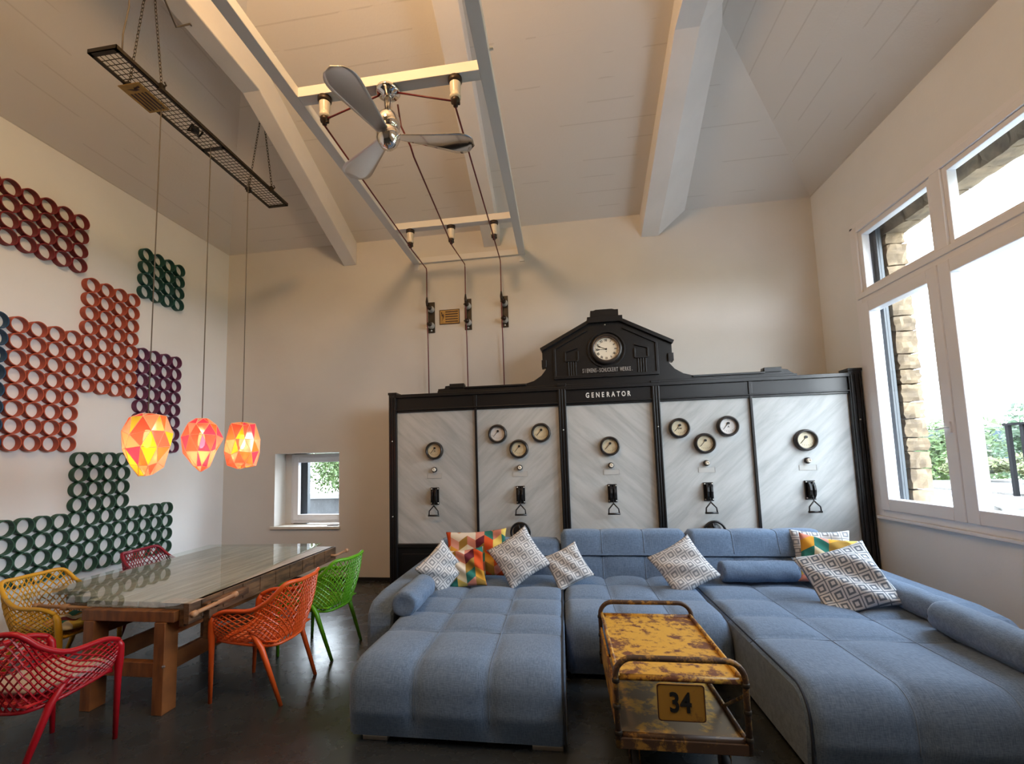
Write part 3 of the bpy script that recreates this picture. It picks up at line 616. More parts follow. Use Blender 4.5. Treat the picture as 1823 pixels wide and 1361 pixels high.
# fan
FX, FY, FZ = -1.275, 3.29, 4.31
FN = empty('ceiling_fan', (FX, FY, 4.70), 'polished metal ceiling fan with three propeller blades', 'fan')
MB().lathe([(0.0, 4.70), (0.098, 4.70), (0.100, 4.685), (0.085, 4.668), (0.050, 4.658), (0.045, 4.64), (0.030, 4.64)], (FX, FY, 0), (0, 0, 1), 40).build('canopy', M_chrome, FN, smooth=True)
MB().lathe([(0.032, 4.665), (0.032, 4.50), (0.040, 4.49)], (FX, FY, 0), (0, 0, 1), 24).build('downrod', M_chrome, FN, smooth=True)
MB().lathe([(0.0, 4.51), (0.045, 4.51), (0.065, 4.495), (0.092, 4.46), (0.098, 4.42), (0.092, 4.37), (0.07, 4.345), (0.0, 4.345)], (FX, FY, 0), (0, 0, 1), 32).build('motor', M_chrome, FN, smooth=True)
MB().lathe([(0.0, 4.37), (0.085, 4.36), (0.098, 4.325), (0.094, 4.285), (0.074, 4.24), (0.042, 4.208), (0.0, 4.195)], (FX, FY, 0), (0, 0, 1), 32).build('hub', M_chrome, FN, smooth=True)
MB().lathe([(0.0, 0.0), (0.018, 0.0), (0.022, 0.02), (0.0, 0.03)], (FX-0.08, FY-0.02, 4.50), (-0.5, -0.3, 0.8), 10).build('set_screw', M_brown, FN, smooth=True)
for deg in (-100.8, 19.4, 139.6):
    a = math.radians(deg); d = Vector((math.cos(a), math.sin(a), 0)); n = Vector((-d.y, d.x, 0)); NS, NT = 22, 8; vs = []; 
    for side in (0, 1):
        for i in range(NS+1):
            s = i/NS; r = 0.06+s*0.64
            hw = (0.045+0.080*min(1, s/0.75)**1.1); 
            if s > 0.80: hw *= math.sqrt(max(0.0, 1-((s-0.80)/0.20)**2))*1.0
            hw = max(hw, 0.001); pitch = math.radians(12-13*s)
            for j in range(NT+1):
                q = -1+2*j/NT; th_ = 0.010*(1-q*q)*(1-s*0.6)+0.0015
                p = Vector((FX, FY, FZ))+d*r+(n*math.cos(pitch)+Vector((0, 0, 1))*math.sin(pitch))*hw*q
                p += Vector((0, 0, 1))*((-th_ if side == 0 else th_)+0.012*(1-q*q)*min(1, hw/0.06))
                vs.append(p)
    m_ = (NS+1)*(NT+1); fs = []
    for side in (0, 1):
        for i in range(NS):
            for j in range(NT): k = side*m_+i*(NT+1)+j; fs.append((k, k+1, k+NT+2, k+NT+1))
    for i in range(NS):
        for j in (0, NT): k = i*(NT+1)+j; fs.append((k, k+NT+1, k+NT+1+m_, k+m_))
    for j in range(NT):
        for i in (0, NS): k = i*(NT+1)+j; fs.append((k, k+1, k+1+m_, k+m_))
    MB().add(vs, fs).build('blade', M_brushed if deg != 19.4 else M_chrome, FN, smooth=True)
tag(MB().tube([(-3.20, 3.45, 5.75), (-3.17, 3.36, 5.70), (-3.23, 3.28, 5.60), (-3.15, 3.05, 5.66), (-3.12, 2.95, 5.71)], 0.008, 6).build('loose_wire', M_cord, smooth=True), 'short curled dark wire hanging from the left ceiling beam', 'wire')

# ------------------------------------------------------------------ mesh tray with pendants
TX0, TX1, TY0, TY1, TZ = -3.455, -3.20, 2.737, 4.93, 4.87
TR = empty('mesh_cable_tray', ((TX0+TX1)/2, 3.83, TZ), 'long dark metal mesh tray hung on chains above the dining table', 'tray')
b = MB()
for x0, x1 in ((TX0, TX0+0.028), (TX1-0.028, TX1)): b.box(x0, x1, TY0, TY1, TZ, TZ+0.005); 
b.box(TX0, TX0+0.005, TY0, TY1, TZ, TZ+0.035); b.box(TX1-0.005, TX1, TY0, TY1, TZ, TZ+0.035)
for y in (TY0, TY1-0.035, 3.84): b.box(TX0, TX1, y, y+0.035, TZ, TZ+0.005)
b.box(TX0, TX1, TY0, TY0+0.005, TZ, TZ+0.035); b.box(TX0, TX1, TY1-0.005, TY1, TZ, TZ+0.035)
b.build('tray_frame', M_iron, TR)
b = MB()
nx = 5; 
for i in range(1, nx): x = TX0+0.02+(TX1-TX0-0.04)*i/nx; b.box(x-0.002, x+0.002, TY0, TY1, TZ+0.006, TZ+0.010)
y = TY0+0.045
while y < TY1: b.box(TX0+0.01, TX1-0.01, y-0.002, y+0.002, TZ+0.010, TZ+0.014); y += 0.0445
b.build('wire_mesh', M_iron, TR)
b = MB()
for x, y in ((TX0, 3.07), (TX1, 3.13), (TX0, 4.56), (TX1, 4.60)): s_ = -1 if x < -3.3 else 1; b.box(x-0.02, x+0.02, y-0.02, y+0.02, TZ-0.012, TZ+0.045); b.tube([(x+s_*0.02, y, TZ+0.02), (x+s_*0.045, y, TZ+0.03), (x+s_*0.03, y, TZ+0.06)], 0.007, 6); b.build('clamp', M_iron, TR); b = MB()
def chain(p, q):
    p, q = Vector(p), Vector(q); d = (q-p); L_ = d.length; d.normalize(); u = d.cross(Vector((0, 1, 0))).normalized(); v = d.cross(u); b = MB(); n = int(L_/0.034)
    for k in range(n):
        c = p+d*(k+0.5)*L_/n; a = u if k % 2 else v
        b.tube([c+d*0.023*math.cos(t*PI/4)+a*0.010*math.sin(t*PI/4) for t in range(8)], 0.0032, 4, closed=True)
    b.build('chain', M_iron, TR)
for ya_, za_ in ((3.10, 6.06), (4.58, 5.87)):
    chain((TX0, ya_-0.02, TZ+0.05), (-3.325, ya_, za_)); chain((TX1, ya_+0.03, TZ+0.05), (-3.315, ya_, za_))
b = MB().lathe([(0.0, -0.02), (0.035, -0.015), (0.035, 0.03), (0.0, 0.035)], (-3.30, 3.60, TZ), (0, 0, 1), 12); b.tube([(-3.30, 3.60, TZ), (-3.33, 3.55, TZ-0.03), (-3.26, 3.52, TZ), (-3.31, 3.66, TZ-0.02), (-3.25, 3.64, TZ+0.01)], 0.010, 6)
b.build('wire_connector', M_rubber, TR, smooth=True)
tag(MB().tube([(-3.22, 2.80, TZ+0.02), (-3.22, 2.80, 5.05), (-3.20, 2.82, 5.3), (-3.20, 2.80, 5.70)], 0.006, 6).build('supply_cord', M_cord, smooth=True), 'dark cord rising from the near end of the mesh tray', 'cord')
warn('tray_sign', Matrix.Translation((-3.40, 3.17, TZ-0.010)) @ Matrix.Rotation(PI, 4, 'X') @ Matrix.Rotation(-PI/2, 4, 'Z'), 'yellow high voltage sign hung flat under the mesh tray', 0.30, 0.20)

def shade_mats():
    L_ = []
    for nm, c, em in (('orange', (1.0, 0.32, 0.10), 0.55), ('coral', (1.0, 0.22, 0.16), 0.5), ('peach', (1.0, 0.60, 0.36), 0.6), ('yellow', (0.85, 0.90, 0.06), 0.9), ('pink', (0.95, 0.10, 0.28), 0.4), ('clear', (0.95, 0.80, 0.62), 0.35)):
        m, N, L, b = newmat('iridescent_'+nm); N.remove(b)
        t = N.new('ShaderNodeBsdfTransparent'); t.inputs[0].default_value = (*c, 1)
        tr = N.new('ShaderNodeBsdfTranslucent'); tr.inputs[0].default_value = (*c, 1)
        d = N.new('ShaderNodeBsdfDiffuse'); d.inputs[0].default_value = (*[min(1, x) for x in c], 1)
        g = N.new('ShaderNodeBsdfGlossy'); g.inputs['Roughness'].default_value = 0.05; g.inputs[0].default_value = (1, 0.8, 0.65, 1)
        m1 = N.new('ShaderNodeMixShader'); m1.inputs[0].default_value = 0.60 if nm != 'clear' else 0.3; L.new(t.outputs[0], m1.inputs[1]); L.new(tr.outputs[0], m1.inputs[2])
        m0 = N.new('ShaderNodeMixShader'); m0.inputs[0].default_value = 0.25; L.new(m1.outputs[0], m0.inputs[1]); L.new(d.outputs[0], m0.inputs[2])
        m2 = N.new('ShaderNodeMixShader'); m2.inputs[0].default_value = 0.10; L.new(m0.outputs[0], m2.inputs[1]); L.new(g.outputs[0], m2.inputs[2])
        L.new(m2.outputs[0], N['Material Output'].inputs[0]); L_.append(m)
    return L_
SH = shade_mats()
m, N, L, b = newmat('bulb_glow'); b.inputs['Emission Color'].default_value = (1, 0.72, 0.36, 1); b.inputs['Emission Strength'].default_value = 9; M_bulb = m
def pendant(y, ztop, zbot, wx, kind, label, seed, prof, shear=0.0):
    rnd = random.Random(seed); x = -3.32
    r = empty('pendant_lamp', (x, y, ztop+0.02), label, 'lamp', 'faceted glass pendants over the table')
    MB().tube([(x, y, TZ+0.02), (x, y, ztop-0.02)], 0.0045, 6).build('cord', M_cord, r)
    b = MB(); n = 9; H_ = ztop-zbot; vs = []; rings = len(prof)
    for i, (rf, hf) in enumerate(prof):
        for k in range(n):
            a = 2*PI*(k+0.5*(i % 2))/n+rnd.uniform(-0.16, 0.16); rr = rf*wx*(1+rnd.uniform(-0.10, 0.10)); zz = zbot+H_*hf+rnd.uniform(-0.02, 0.02)*(0 < i < rings-1)
            vs.append((x+rr*math.cos(a)+shear*(hf-0.5), y+rr*math.sin(a), zz))
    fs = []; mi = []
    W8 = [0, 1, 1, 2, 5, 5, 0, 2, 3, 4, 1, 5] if kind != 2 else [5, 2, 1, 1, 0, 4, 5, 2, 0, 1, 4]
    for i in range(rings-1):
        for k in range(n):
            a, b_, c_, d_ = i*n+k, i*n+(k+1) % n, (i+1)*n+k, (i+1)*n+(k+1) % n
            tri = [(a, b_, c_), (b_, d_, c_)] if i % 2 == 0 else [(a, b_, d_), (a, d_, c_)]
            for t in tri: fs.append(t); mi.append(rnd.choice(W8))
    for f, q in zip(fs, mi): pass
    b.v = vs
    for f, q in zip(fs, mi): b.flat.add(len(b.f)); b.f.append(list(f)); b.fm.append(q)
    sh = b.build('shade', SH, r)
    # pale edges between facets
    e = MB(); seen = set()
    for f in fs:
        for i in range(3):
            p, q = f[i], f[(i+1) % 3]; ky = (min(p, q), max(p, q))
            if ky in seen: continue
            seen.add(ky)
            if (Vector(vs[p])-Vector(vs[q])).length > 0.02: e.tube([vs[p], vs[q]], 0.0018, 4, cap=False)
    e.build('facet_edge', mat('edge_%d' % seed, (1.0, 0.62, 0.42), 0.3), sh)
    zb = ztop-0.13
    MB().lathe([(0.0, 0.10), (0.020, 0.10), (0.022, 0.03), (0.016, 0.0)], (x, y, zb), (0, 0, 1), 14).build('socket', mat('brass_%d' % seed, (0.5, 0.28, 0.10), 0.3, metal=0.9), r, smooth=True)
    MB().lathe([(0.015, 0.0), (0.024, -0.03), (0.030, -0.08), (0.026, -0.12), (0.010, -0.145), (0.0, -0.148)], (x, y, zb), (0, 0, 1), 14).build('bulb', M_bulb, r, smooth=True)
    l = light('pendant_light', 'POINT', (x, y, zb-0.07), 1.1, (1.0, 0.60, 0.28), 0.035); 
    l.location = (x, y, zb-0.19)
roundp = [(0.30, 1.0), (0.80, 0.93), (1.0, 0.68), (1.0, 0.42), (0.72, 0.16), (0.32, 0.0), (0.02, 0.0)]
tearp = [(0.30, 1.0), (0.80, 0.90), (1.02, 0.66), (0.80, 0.38), (0.42, 0.12), (0.02, 0.0)]
lumpp = [(0.30, 1.0), (0.75, 0.93), (1.0, 0.62), (1.0, 0.32), (0.80, 0.06), (0.3, 0.0), (0.02, 0.0)]
pendant(3.255, 2.15, 1.655, 0.160, 1, 'largest faceted orange glass pendant, nearest the camera', 3, roundp)
pendant(3.82, 2.16, 1.665, 0.160, 2, 'pointed teardrop faceted glass pendant with a pink facet, middle of the row', 5, tearp)
pendant(4.37, 2.165, 1.695, 0.160, 1, 'faceted orange and yellow glass pendant farthest along, nearest the little window', 12, lumpp)

# ------------------------------------------------------------------ dining table, glass
TB = empty('workbench_table', (-3.1, 4.0, 0), 'old wooden workbench used as dining table, with trestle legs and vises', 'table')
b = MB()
for i in range(7):
    x0 = -4.20+i*0.22; b.box(x0+0.002, x0+0.218, (3.02 if i > 2 else (3.30, 3.24, 3.12)[i])+0.006*(i % 2), 5.13, 0.695, 0.742)
b.build('tabletop', M_weath, TB, bevel=0.004)
b = MB().box(-2.70, -2.655, 2.99, 5.12, 0.60, 0.742); b.box(-2.74, -2.70, 3.0, 5.1, 0.58, 0.70)
for k in range(9): b.box(-2.654, -2.648, 3.1+k*0.22, 3.14+k*0.22, 0.62, 0.74)
b.build('front_apron', M_wooddk, TB, bevel=0.004)
MB().box(-3.50, -2.745, 2.96, 3.03, 0.62, 0.695).build('end_rail', M_wood, TB, bevel=0.004)
MB().box(-3.50, -2.745, 4.15, 4.22, 0.62, 0.695).build('end_rail', M_wood, TB, bevel=0.004)
for x0 in (-3.47, -2.89):
    for y0 in (2.95, 4.05):
        MB().box(x0, x0+0.085, y0, y0+0.12, 0, 0.62 if y0 < 3 else 0.62).build('leg', M_wood, TB, bevel=0.004)
    MB().box(x0+0.02, x0+0.06, 3.07, 4.05, 0.26, 0.38).build('stretcher', M_wood, TB, bevel=0.004)
    MB().box(x0+0.02, x0+0.06, 3.07, 4.05, 0.50, 0.60).build('upper_rail', M_wood, TB, bevel=0.004)
for y0 in (2.97, 4.08): MB().box(-3.385, -2.89, y0, y0+0.06, 0.24, 0.34).build('cross_rail', M_wood, TB, bevel=0.004)
MB().lathe([(0.0, 0.012), (0.010, 0.010), (0.010, 0)], (-2.80, 2.95, 0.33), (0, -1, 0), 8).build('bolt', M_brushed, TB)
v = MB().box(-2.655, -2.60, 3.12, 3.20, 0.45, 0.70); v.box(-2.655, -2.60, 3.10, 3.55, 0.66, 0.715)
vi = v.build('side_vise', M_wooddk, TB, bevel=0.008)
b = MB().tube([(-2.565, 2.93, 0.695), (-2.565, 3.33, 0.71)], 0.015, 10); b.lathe([(0.0, -0.02), (0.022, -0.015), (0.022, 0.02), (0.0, 0.025)], (-2.565, 2.93, 0.695), (0, 1, 0.05), 12); b.lathe([(0.0, -0.02), (0.022, -0.015), (0.022, 0.02), (0.0, 0.025)], (-2.565, 3.33, 0.71), (0, 1, 0.05), 12)
b.build('vise_handle', M_dowel, vi, smooth=True)
MB().tube([(-2.66, 3.16, 0.69), (-2.56, 3.14, 0.70)], 0.022, 10).build('vise_screw', M_iron, vi, smooth=True)
vi = MB().box(-4.0, -3.80, 3.25, 3.33, 0.60, 0.70).build('end_vise', M_wooddk, TB, bevel=0.008)
b = MB().tube([(-4.13, 3.14, 0.655), (-3.55, 3.12, 0.655)], 0.014, 10); b.lathe([(0.0, -0.02), (0.022, -0.015), (0.022, 0.02), (0.0, 0.025)], (-4.13, 3.14, 0.655), (1, 0, 0), 12); b.lathe([(0.0, -0.03), (0.026, -0.02), (0.026, 0.02), (0.0, 0.03)], (-3.85, 3.13, 0.655), (1, 0, 0), 12)
b.build('vise_handle', M_dowel, vi, smooth=True)
b = MB().tube([(-2.72, 5.02, 0.665), (-2.60, 5.00, 0.665), (-2.58, 5.24, 0.675)], 0.014, 8); b.lathe([(0.0, -0.02), (0.022, -0.015), (0.022, 0.02), (0.0, 0.025)], (-2.58, 5.24, 0.675), (0, 1, 0), 12); b.build('tail_vise_handle', M_dowel, TB, smooth=True)
MB().box(-2.90, -2.645, 3.0, 3.12, 0.742, 0.7425).build('corner_reflection', mat('reflection_tint', (0.45, 0.36, 0.32), 0.6, var=0.3, vs=30), TB)  # pinkish reflection at the glass corner, painted as a thin patch
gp = [(-4.20, 2.97), (-2.80, 2.86), (-2.68, 2.90), (-2.655, 3.0), (-2.90, 5.25), (-4.34, 5.17)]
tag(MB().prism(gp, 'z', 0.744, 0.756).build('glass_tabletop', M_tglass, bevel=0.002), 'large clear glass sheet lying on the wooden workbench', 'tabletop')

# ------------------------------------------------------------------ chairs
def crom(P, t):
    n = len(P)-1; x = min(max(t, 0), 1)*n; i = min(int(x), n-1); f = x-i
    p0, p1, p2, p3 = [Vector(P[min(max(j, 0), n)]) for j in (i-1, i, i+1, i+2)]
    return 0.5*((2*p1)+(p2-p0)*f+(2*p0-5*p1+4*p2-p3)*f*f+(3*p1-p0-3*p2+p3)*f**3)
B0 = [(0.235, -0.235, 0.44), (0.10, -0.245, 0.425), (-0.08, -0.24, 0.41), (-0.19, -0.19, 0.40), (-0.225, -0.08, 0.40)]
B1 = [(0.245, -0.275, 0.615), (0.14, -0.29, 0.655), (-0.06, -0.29, 0.665), (-0.19, -0.275, 0.735), (-0.285, -0.235, 0.835), (-0.33, -0.10, 0.835)]
mir = lambda P: P+[(P[-1][0]-0.006, 0, P[-1][2])]+[(x, -y, z) for x, y, z in P[::-1]]
P0, P1 = mir(B0), mir(B1)
def shell(t, v):
    a, c = crom(P0, t), crom(P1, t); p = a.lerp(c, v)
    out = Vector((-0.55 if 0.3 < t < 0.7 else 0, 0, 0))+Vector((0, -1 if t < 0.42 else (1 if t > 0.58 else 0), 0))
    return p+out*0.018*math.sin(PI*v)
def lattice(S, NU, NV, th_, skip=None):
    bm = bmesh.new(); V = {}
    def gv(i, j):
        if (i, j) not in V: V[(i, j)] = bm.verts.new(S(i/NU, j/NV))
        return V[(i, j)]
    for i in range(0, NU+1):
        for j in range(0, NV+1):
            if (i+j) % 2: continue
            q = []
            for (a, c) in ((i-1, j), (i, j-1), (i+1, j), (i, j+1)):
                if a < 0 or a > NU or c < 0 or c > NV:
                    a2, c2 = min(max(a, 0), NU), min(max(c, 0), NV)
                    if (a2, c2) not in q: q.append((a2, c2))
                else: q.append((a, c))
            qq = []
            for x in q:
                if x not in qq: qq.append(x)
            if len(qq) > 2:
                try: bm.faces.new([gv(*x) for x in qq])
                except ValueError: pass
    bmesh.ops.recalc_face_normals(bm, faces=bm.faces)
    bmesh.ops.wireframe(bm, faces=bm.faces[:], thickness=th_, use_replace=True, use_boundary=True, use_even_offset=True)
    me = bpy.data.meshes.new('lattice'); bm.to_mesh(me); bm.free(); return me
lat_shell = lattice(shell, 64, 14, 0.0105)
def seat_s(u, v):
    x = -0.215+0.46*v; y = -0.235+0.47*u
    return Vector((x, y, 0.435-0.02*math.sin(PI*u)*math.sin(PI*v)-(0.012 if v > 0.97 else 0)))
lat_seat = lattice(seat_s, 20, 8, 0.014)
def make_chair(m, label):
    r = empty('lattice_armchair', (0, 0, 0), label, 'chair', 'plastic lattice armchairs around the table')
    for nm, me in (('back_shell', lat_shell), ('seat', lat_seat)):
        me = me.copy(); me.materials.clear(); me.materials.append(m); o = bpy.data.objects.new(nm, me); C.objects.link(o); o.parent = r
    b = MB(); b.tube([crom(P1, k/60)+Vector((0, 0, 0.004)) for k in range(61)], 0.0155, 8); b.build('top_rim', m, r, smooth=True)
    b = MB(); pts = [crom(P0, k/40) for k in range(41)]; pts += [Vector((0.25, y, 0.425)) for y in (0.2, 0.1, 0, -0.1, -0.2)]; b.tube(pts, 0.012, 8, closed=True); b.build('seat_rim', m, r, smooth=True)
    for sy in (-1, 1):
        b = MB().tube([(0.245, sy*0.275, 0.615), (0.262, sy*0.272, 0.58), (0.268, sy*0.262, 0.48), (0.270, sy*0.255, 0.40), (0.278, sy*0.245, 0.0)], [0.015, 0.022, 0.024, 0.020, 0.0135], 12); b.build('leg', m, r, smooth=True)
        b = MB().tube([(-0.02, sy*0.262, 0.52), (-0.075, sy*0.262, 0.47), (-0.12, sy*0.256, 0.40), (-0.268, sy*0.238, 0.0)], [0.010, 0.018, 0.021, 0.0135], 12); b.build('leg', m, r, smooth=True)
    return r
chairs = [
 ('chair_orange', (0.62, 0.085, 0.010), (-2.32, 3.39), PI+0.02, 'orange lattice plastic armchair at the right side of the table'),
 ('chair_green', (0.10, 0.34, 0.008), (-2.29, 4.15), PI-0.10, 'lime green lattice plastic armchair beyond the orange one'),
 ('chair_red', (0.36, 0.003, 0.010), (-3.14, 2.42), PI/2-0.03, 'bright red lattice plastic armchair at the near end of the table'),
 ('chair_yellow', (0.62, 0.33, 0.02), (-4.12, 3.33), 0.05, 'yellow lattice plastic armchair on the wall side of the table'),
 ('chair_darkred', (0.22, 0.004, 0.022), (-4.22, 4.42), 0.10, 'dark crimson lattice plastic armchair behind the table near the green rings')]
CH = {}
for nm, c, (x, y), rz, lb in chairs:
    o = make_chair(plastic(nm, c), lb); o.location = (x, y, 0); o.rotation_euler = (0, 0, rz); CH[nm] = o

def cushion(name, m, size, thick, mtx, label, cat, group=None, pinch=0.10, seed=0, sy=1.0, n=26, wr=0.012, ex=0.5):
    rnd = random.Random(seed); ph = [rnd.uniform(0, 6) for _ in range(8)]; fq = [rnd.uniform(3, 9) for _ in range(8)]
    b = MB(); vs = []
    for side in (1, -1):
        for i in range(n+1):
            for j in range(n+1):
                x, y = -1+2*i/n, -1+2*j/n
                X = x*(1-pinch*(1-y*y)**1.0*abs(x)**2); Y = y*(1-pinch*(1-x*x)*abs(y)**2)
                h = ((1-x**2)*(1-y**2))**ex
                wv = wr*sum(math.sin(fq[k]*x+fq[-k-1]*y+ph[k]) for k in range(4))/2*h**0.5
                vs.append(Vector((X*size/2, Y*size*sy/2, side*thick/2*h+(wv if side > 0 else wv*0.5))))
    m_ = (n+1)**2; fs = []
    for s_ in (0, 1):
        for i in range(n):
            for j in range(n): k = s_*m_+i*(n+1)+j; fs.append((k, k+1, k+n+2, k+n+1))
    b.add(vs, fs)
    o = b.build(name, m, smooth=True, weld=True); o.matrix_world = mtx
    return tag(o, label, cat, group)
def facing(c, n, roll):
    n = Vector(n).normalized(); x = Vector((0, 0, 1)).cross(n)
    x = x.normalized() if x.length > 1e-3 else Vector((1, 0, 0)); y = n.cross(x)
    R_ = Matrix((x, y, n)).transposed().to_4x4(); return Matrix.Translation(c) @ R_ @ Matrix.Rotation(math.radians(roll), 4, 'Z')
cushion('seat_cushion', M_geo2, 0.43, 0.07, facing((-4.07, 3.33, 0.478), (0, 0, 1), 8), 'multicoloured patterned seat cushion on the yellow chair', 'cushion', pinch=0.02, seed=3, ex=0.3)
cushion('seat_pad', mat('grey_pad', (0.45, 0.40, 0.37), 0.9), 0.42, 0.06, facing((-3.14, 2.47, 0.472), (0, 0, 1), 3), 'pale grey seat pad on the bright red chair', 'cushion', pinch=0.02, seed=4, ex=0.3)
tag(MB().box(XL+0.02, XL+0.09, -1.0, 6.4, 0, 0.035).build('floor_trunking', mat('white_trunking', (0.75, 0.75, 0.73), 0.5), bevel=0.004), 'white strip of cable trunking on the floor along the left wall', 'trunking')

# ------------------------------------------------------------------ sofa
SF = empty('sectional_sofa', (0.6, 4.0, 0), 'large blue tufted U shaped sectional sofa with two chaises', 'sofa')
def arcpts(cy, cz, r, a0, a1, n=8): return [(cy+r*math.cos(math.radians(a0+(a1-a0)*k/n)), cz+r*math.sin(math.radians(a0+(a1-a0)*k/n))) for k in range(n+1)]
def quilt(name, prof, close, x0, x1, ncol, seams, puff, parent, colx=None, edge=0.03, ds=0.022, taper=None):
    # prof: smooth outer outline in (y, z); close: points that close the side outline
    P = [Vector(p) for p in prof]; cum = [0]
    for a, c in zip(P, P[1:]): cum.append(cum[-1]+(c-a).length)
    T = cum[-1]; n = max(8, int(T/ds)); S = [T*k/n for k in range(n+1)]
    for s in seams: k = min(range(1, n), key=lambda q: abs(S[q]-s)); S[k] = s
    def at(s):
        i = 0
        while i < len(P)-2 and cum[i+1] < s: i += 1
        f = (s-cum[i])/max(1e-6, cum[i+1]-cum[i]); return P[i].lerp(P[i+1], min(max(f, 0), 1))
    def nrm(s):
        d = at(min(T, s+0.02))-at(max(0, s-0.02)); d.normalize(); return Vector((d.y, -d.x))
    cols = colx or [x0+(x1-x0)*k/ncol for k in range(ncol+1)]
    xs = []; K = 12
    for a, c in zip(cols, cols[1:]):
        for k in range(K): xs.append((a+(c-a)*k/K, k/K))
    xs.append((cols[-1], 1.0))
    sb = [0]+list(seams)+[T]; rows = []
    for s in S:
        f = 1.0
        for a, c in zip(sb, sb[1:]):
            if a-1e-6 <= s <= c+1e-6:
                t = (s-a)/max(1e-6, c-a)
                if a == 0: t = 0.5+t/2 if len(seams) else 0.5
                if c == T: t = min(t, 0.5)
                f = math.sin(PI*min(max(t, 0), 1))
                if a == 0 and c == T: f = 1
                break
        rows.append(max(0, f))
    vs = []
    for (x, cf) in xs:
        e = min(x-x0, x1-x); ed = 0
        if e < edge: ed = edge*(1-math.sqrt(max(0, 1-((edge-e)/edge)**2)))
        for s, rf in zip(S, rows):
            d = puff*(abs(math.sin(PI*cf))**0.5)*(0.04+0.96*rf**0.5)*min(1, (T-s)/0.16)-ed
            p = at(s)+nrm(s)*d; xx = x
            if taper: xx = x+taper(x, p)
            vs.append((xx, p.x, p.y))
    m_ = len(S); fs = [(i*m_+j, i*m_+j+1, (i+1)*m_+j+1, (i+1)*m_+j) for i in range(len(xs)-1) for j in range(m_-1)]
    b = MB().add(vs, fs)
    # side caps and underside
    L0 = [vs[j] for j in range(m_)]+[(vs[0][0], y, z) for y, z in close]; R0 = [vs[(len(xs)-1)*m_+j] for j in range(m_)]+[(vs[-1][0], y, z) for y, z in close]
    st = MB(); st_ = []; ci = [i for i, (x, cf) in enumerate(xs) if abs(cf) < 1e-6 and 0 < i < len(xs)-1]
    lim = T-0.10 if T > 1 else T-0.02
    for i in ci: st.tube([Vector(vs[i*m_+j])+Vector((0, nrm(S[j]).x, nrm(S[j]).y))*0.002 for j in range(m_) if S[j] <= lim], 0.0032, 5); st_.append(st); st = MB()
    for sm in seams:
        j = min(range(m_), key=lambda q: abs(S[q]-sm)); st.tube([Vector(vs[i*m_+j])+Vector((0, nrm(sm).x, nrm(sm).y))*0.002 for i in range(len(xs))], 0.0032, 5); st_.append(st); st = MB()
    k = len(L0); b.add(L0+R0, [tuple(range(k)), tuple(range(2*k-1, k-1, -1))]+[(j, (j+1) % k, (j+1) % k+k, j+k) for j in range(m_-1, k)], 0, True)
    o = b.build(name, M_sofa, parent, smooth=True)
    for st in st_: st.build('stitching', M_stitch, o, smooth=True)
    return o
ZS = 0.445
def seatprof(yb, yf, R, zb=0.045, bow=0.02): return [(yb, ZS), (yf+R+0.3, ZS)]+arcpts(yf+R, ZS-R, R, 90, 180, 12)+[(yf-0.005, 0.2), (yf+0.01, zb)]
# (profile runs from the back towards the front and down; outward normal is up / forward)
def prof_n(yb, yf, R): return seatprof(yb, yf, R)
quilt('left_chaise_seat', prof_n(5.0, 2.80, 0.13), [(5.0, 0.045)], -1.37, -0.035, 3, [0.40, 0.80, 1.20, 1.60], 0.042, SF, colx=[-1.37, -0.945, -0.485, -0.035])
quilt('middle_seat', prof_n(5.0, 3.72, 0.16), [(5.0, 0.045)], -0.025, 1.20, 3, [0.30, 0.75], 0.042, SF)
quilt('right_chaise_seat', prof_n(5.0, 2.72, 0.15), [(5.0, 0.045)], 1.21, 2.72, 3, [0.30, 0.72, 1.14, 1.56], 0.042, SF, colx=[1.21, 1.72, 2.22, 2.72])
for x in (-0.045, 1.222):
    yf, R = (2.80, 0.13) if x < 0 else (2.72, 0.15)
    MB().tube([(x, y, z+0.0) for y, z in [(4.9, ZS)]+[(y, z) for y, z in seatprof(5.0, yf, R)[1:]]], 0.0065, 6).build('piping', M_pipe, SF, smooth=True)
def backprof(yf, z0, z1, lean, R):
    # from the seat up the front face and over the top
    y1 = yf+lean; return [(yf, z0), (yf+lean*0.5, (z0+z1-R)/2), (y1, z1-R)]+arcpts(y1+R, z1-R, R, 180, 90, 8)+[(y1+R+0.10, z1), (y1+R+0.13, z1-0.03)]
def rev(p): return p[::-1]
for (x0, x1, z0, z1, yf, nc, hr) in ((-1.42, -0.06, 0.42, 0.672, 4.93, 3, 0), (-0.045, 1.225, 0.42, 0.672, 4.93, 3, 1), (1.24, 2.50, 0.42, 0.672, 4.90, 3, 1)):
    quilt('back_cushion', rev(backprof(yf, z0, z1, 0.05, 0.035)), [(yf+0.02, z0), (yf+0.40, z0), (yf+0.40, z1)], x0, x1, nc, [], 0.016, SF, edge=0.02)
    if hr: quilt('headrest', rev(backprof(yf+0.03, 0.685, 0.915, 0.05, 0.055)), [(yf+0.05, 0.685), (yf+0.28, 0.685)], x0-0.004, x1+0.002, nc, [], 0.014, SF, edge=0.035)
    else: quilt('headrest', rev(backprof(yf+0.03, 0.682, 0.825, 0.06, 0.06)), [(yf+0.05, 0.682), (yf+0.36, 0.682)], x0+0.02, x1, nc, [], 0.014, SF, edge=0.035)
MB().box(-1.42, 2.75, 5.08, 5.38, 0.06, 0.66).build('back_base', M_sofa, SF, bevel=0.03)
def arm(x0, x1, yf, yb):
    zt = 0.585; s = [(yb, 0.05), (yb, zt+0.01), (yf+0.34, zt), (yf+0.10, zt-0.03), (yf+0.02, zt-0.10), (yf, zt-0.20), (yf+0.0, 0.05)]
    return MB().prism(s, 'x', x0, x1).build('armrest', M_sofa, SF, bevel=0.045)
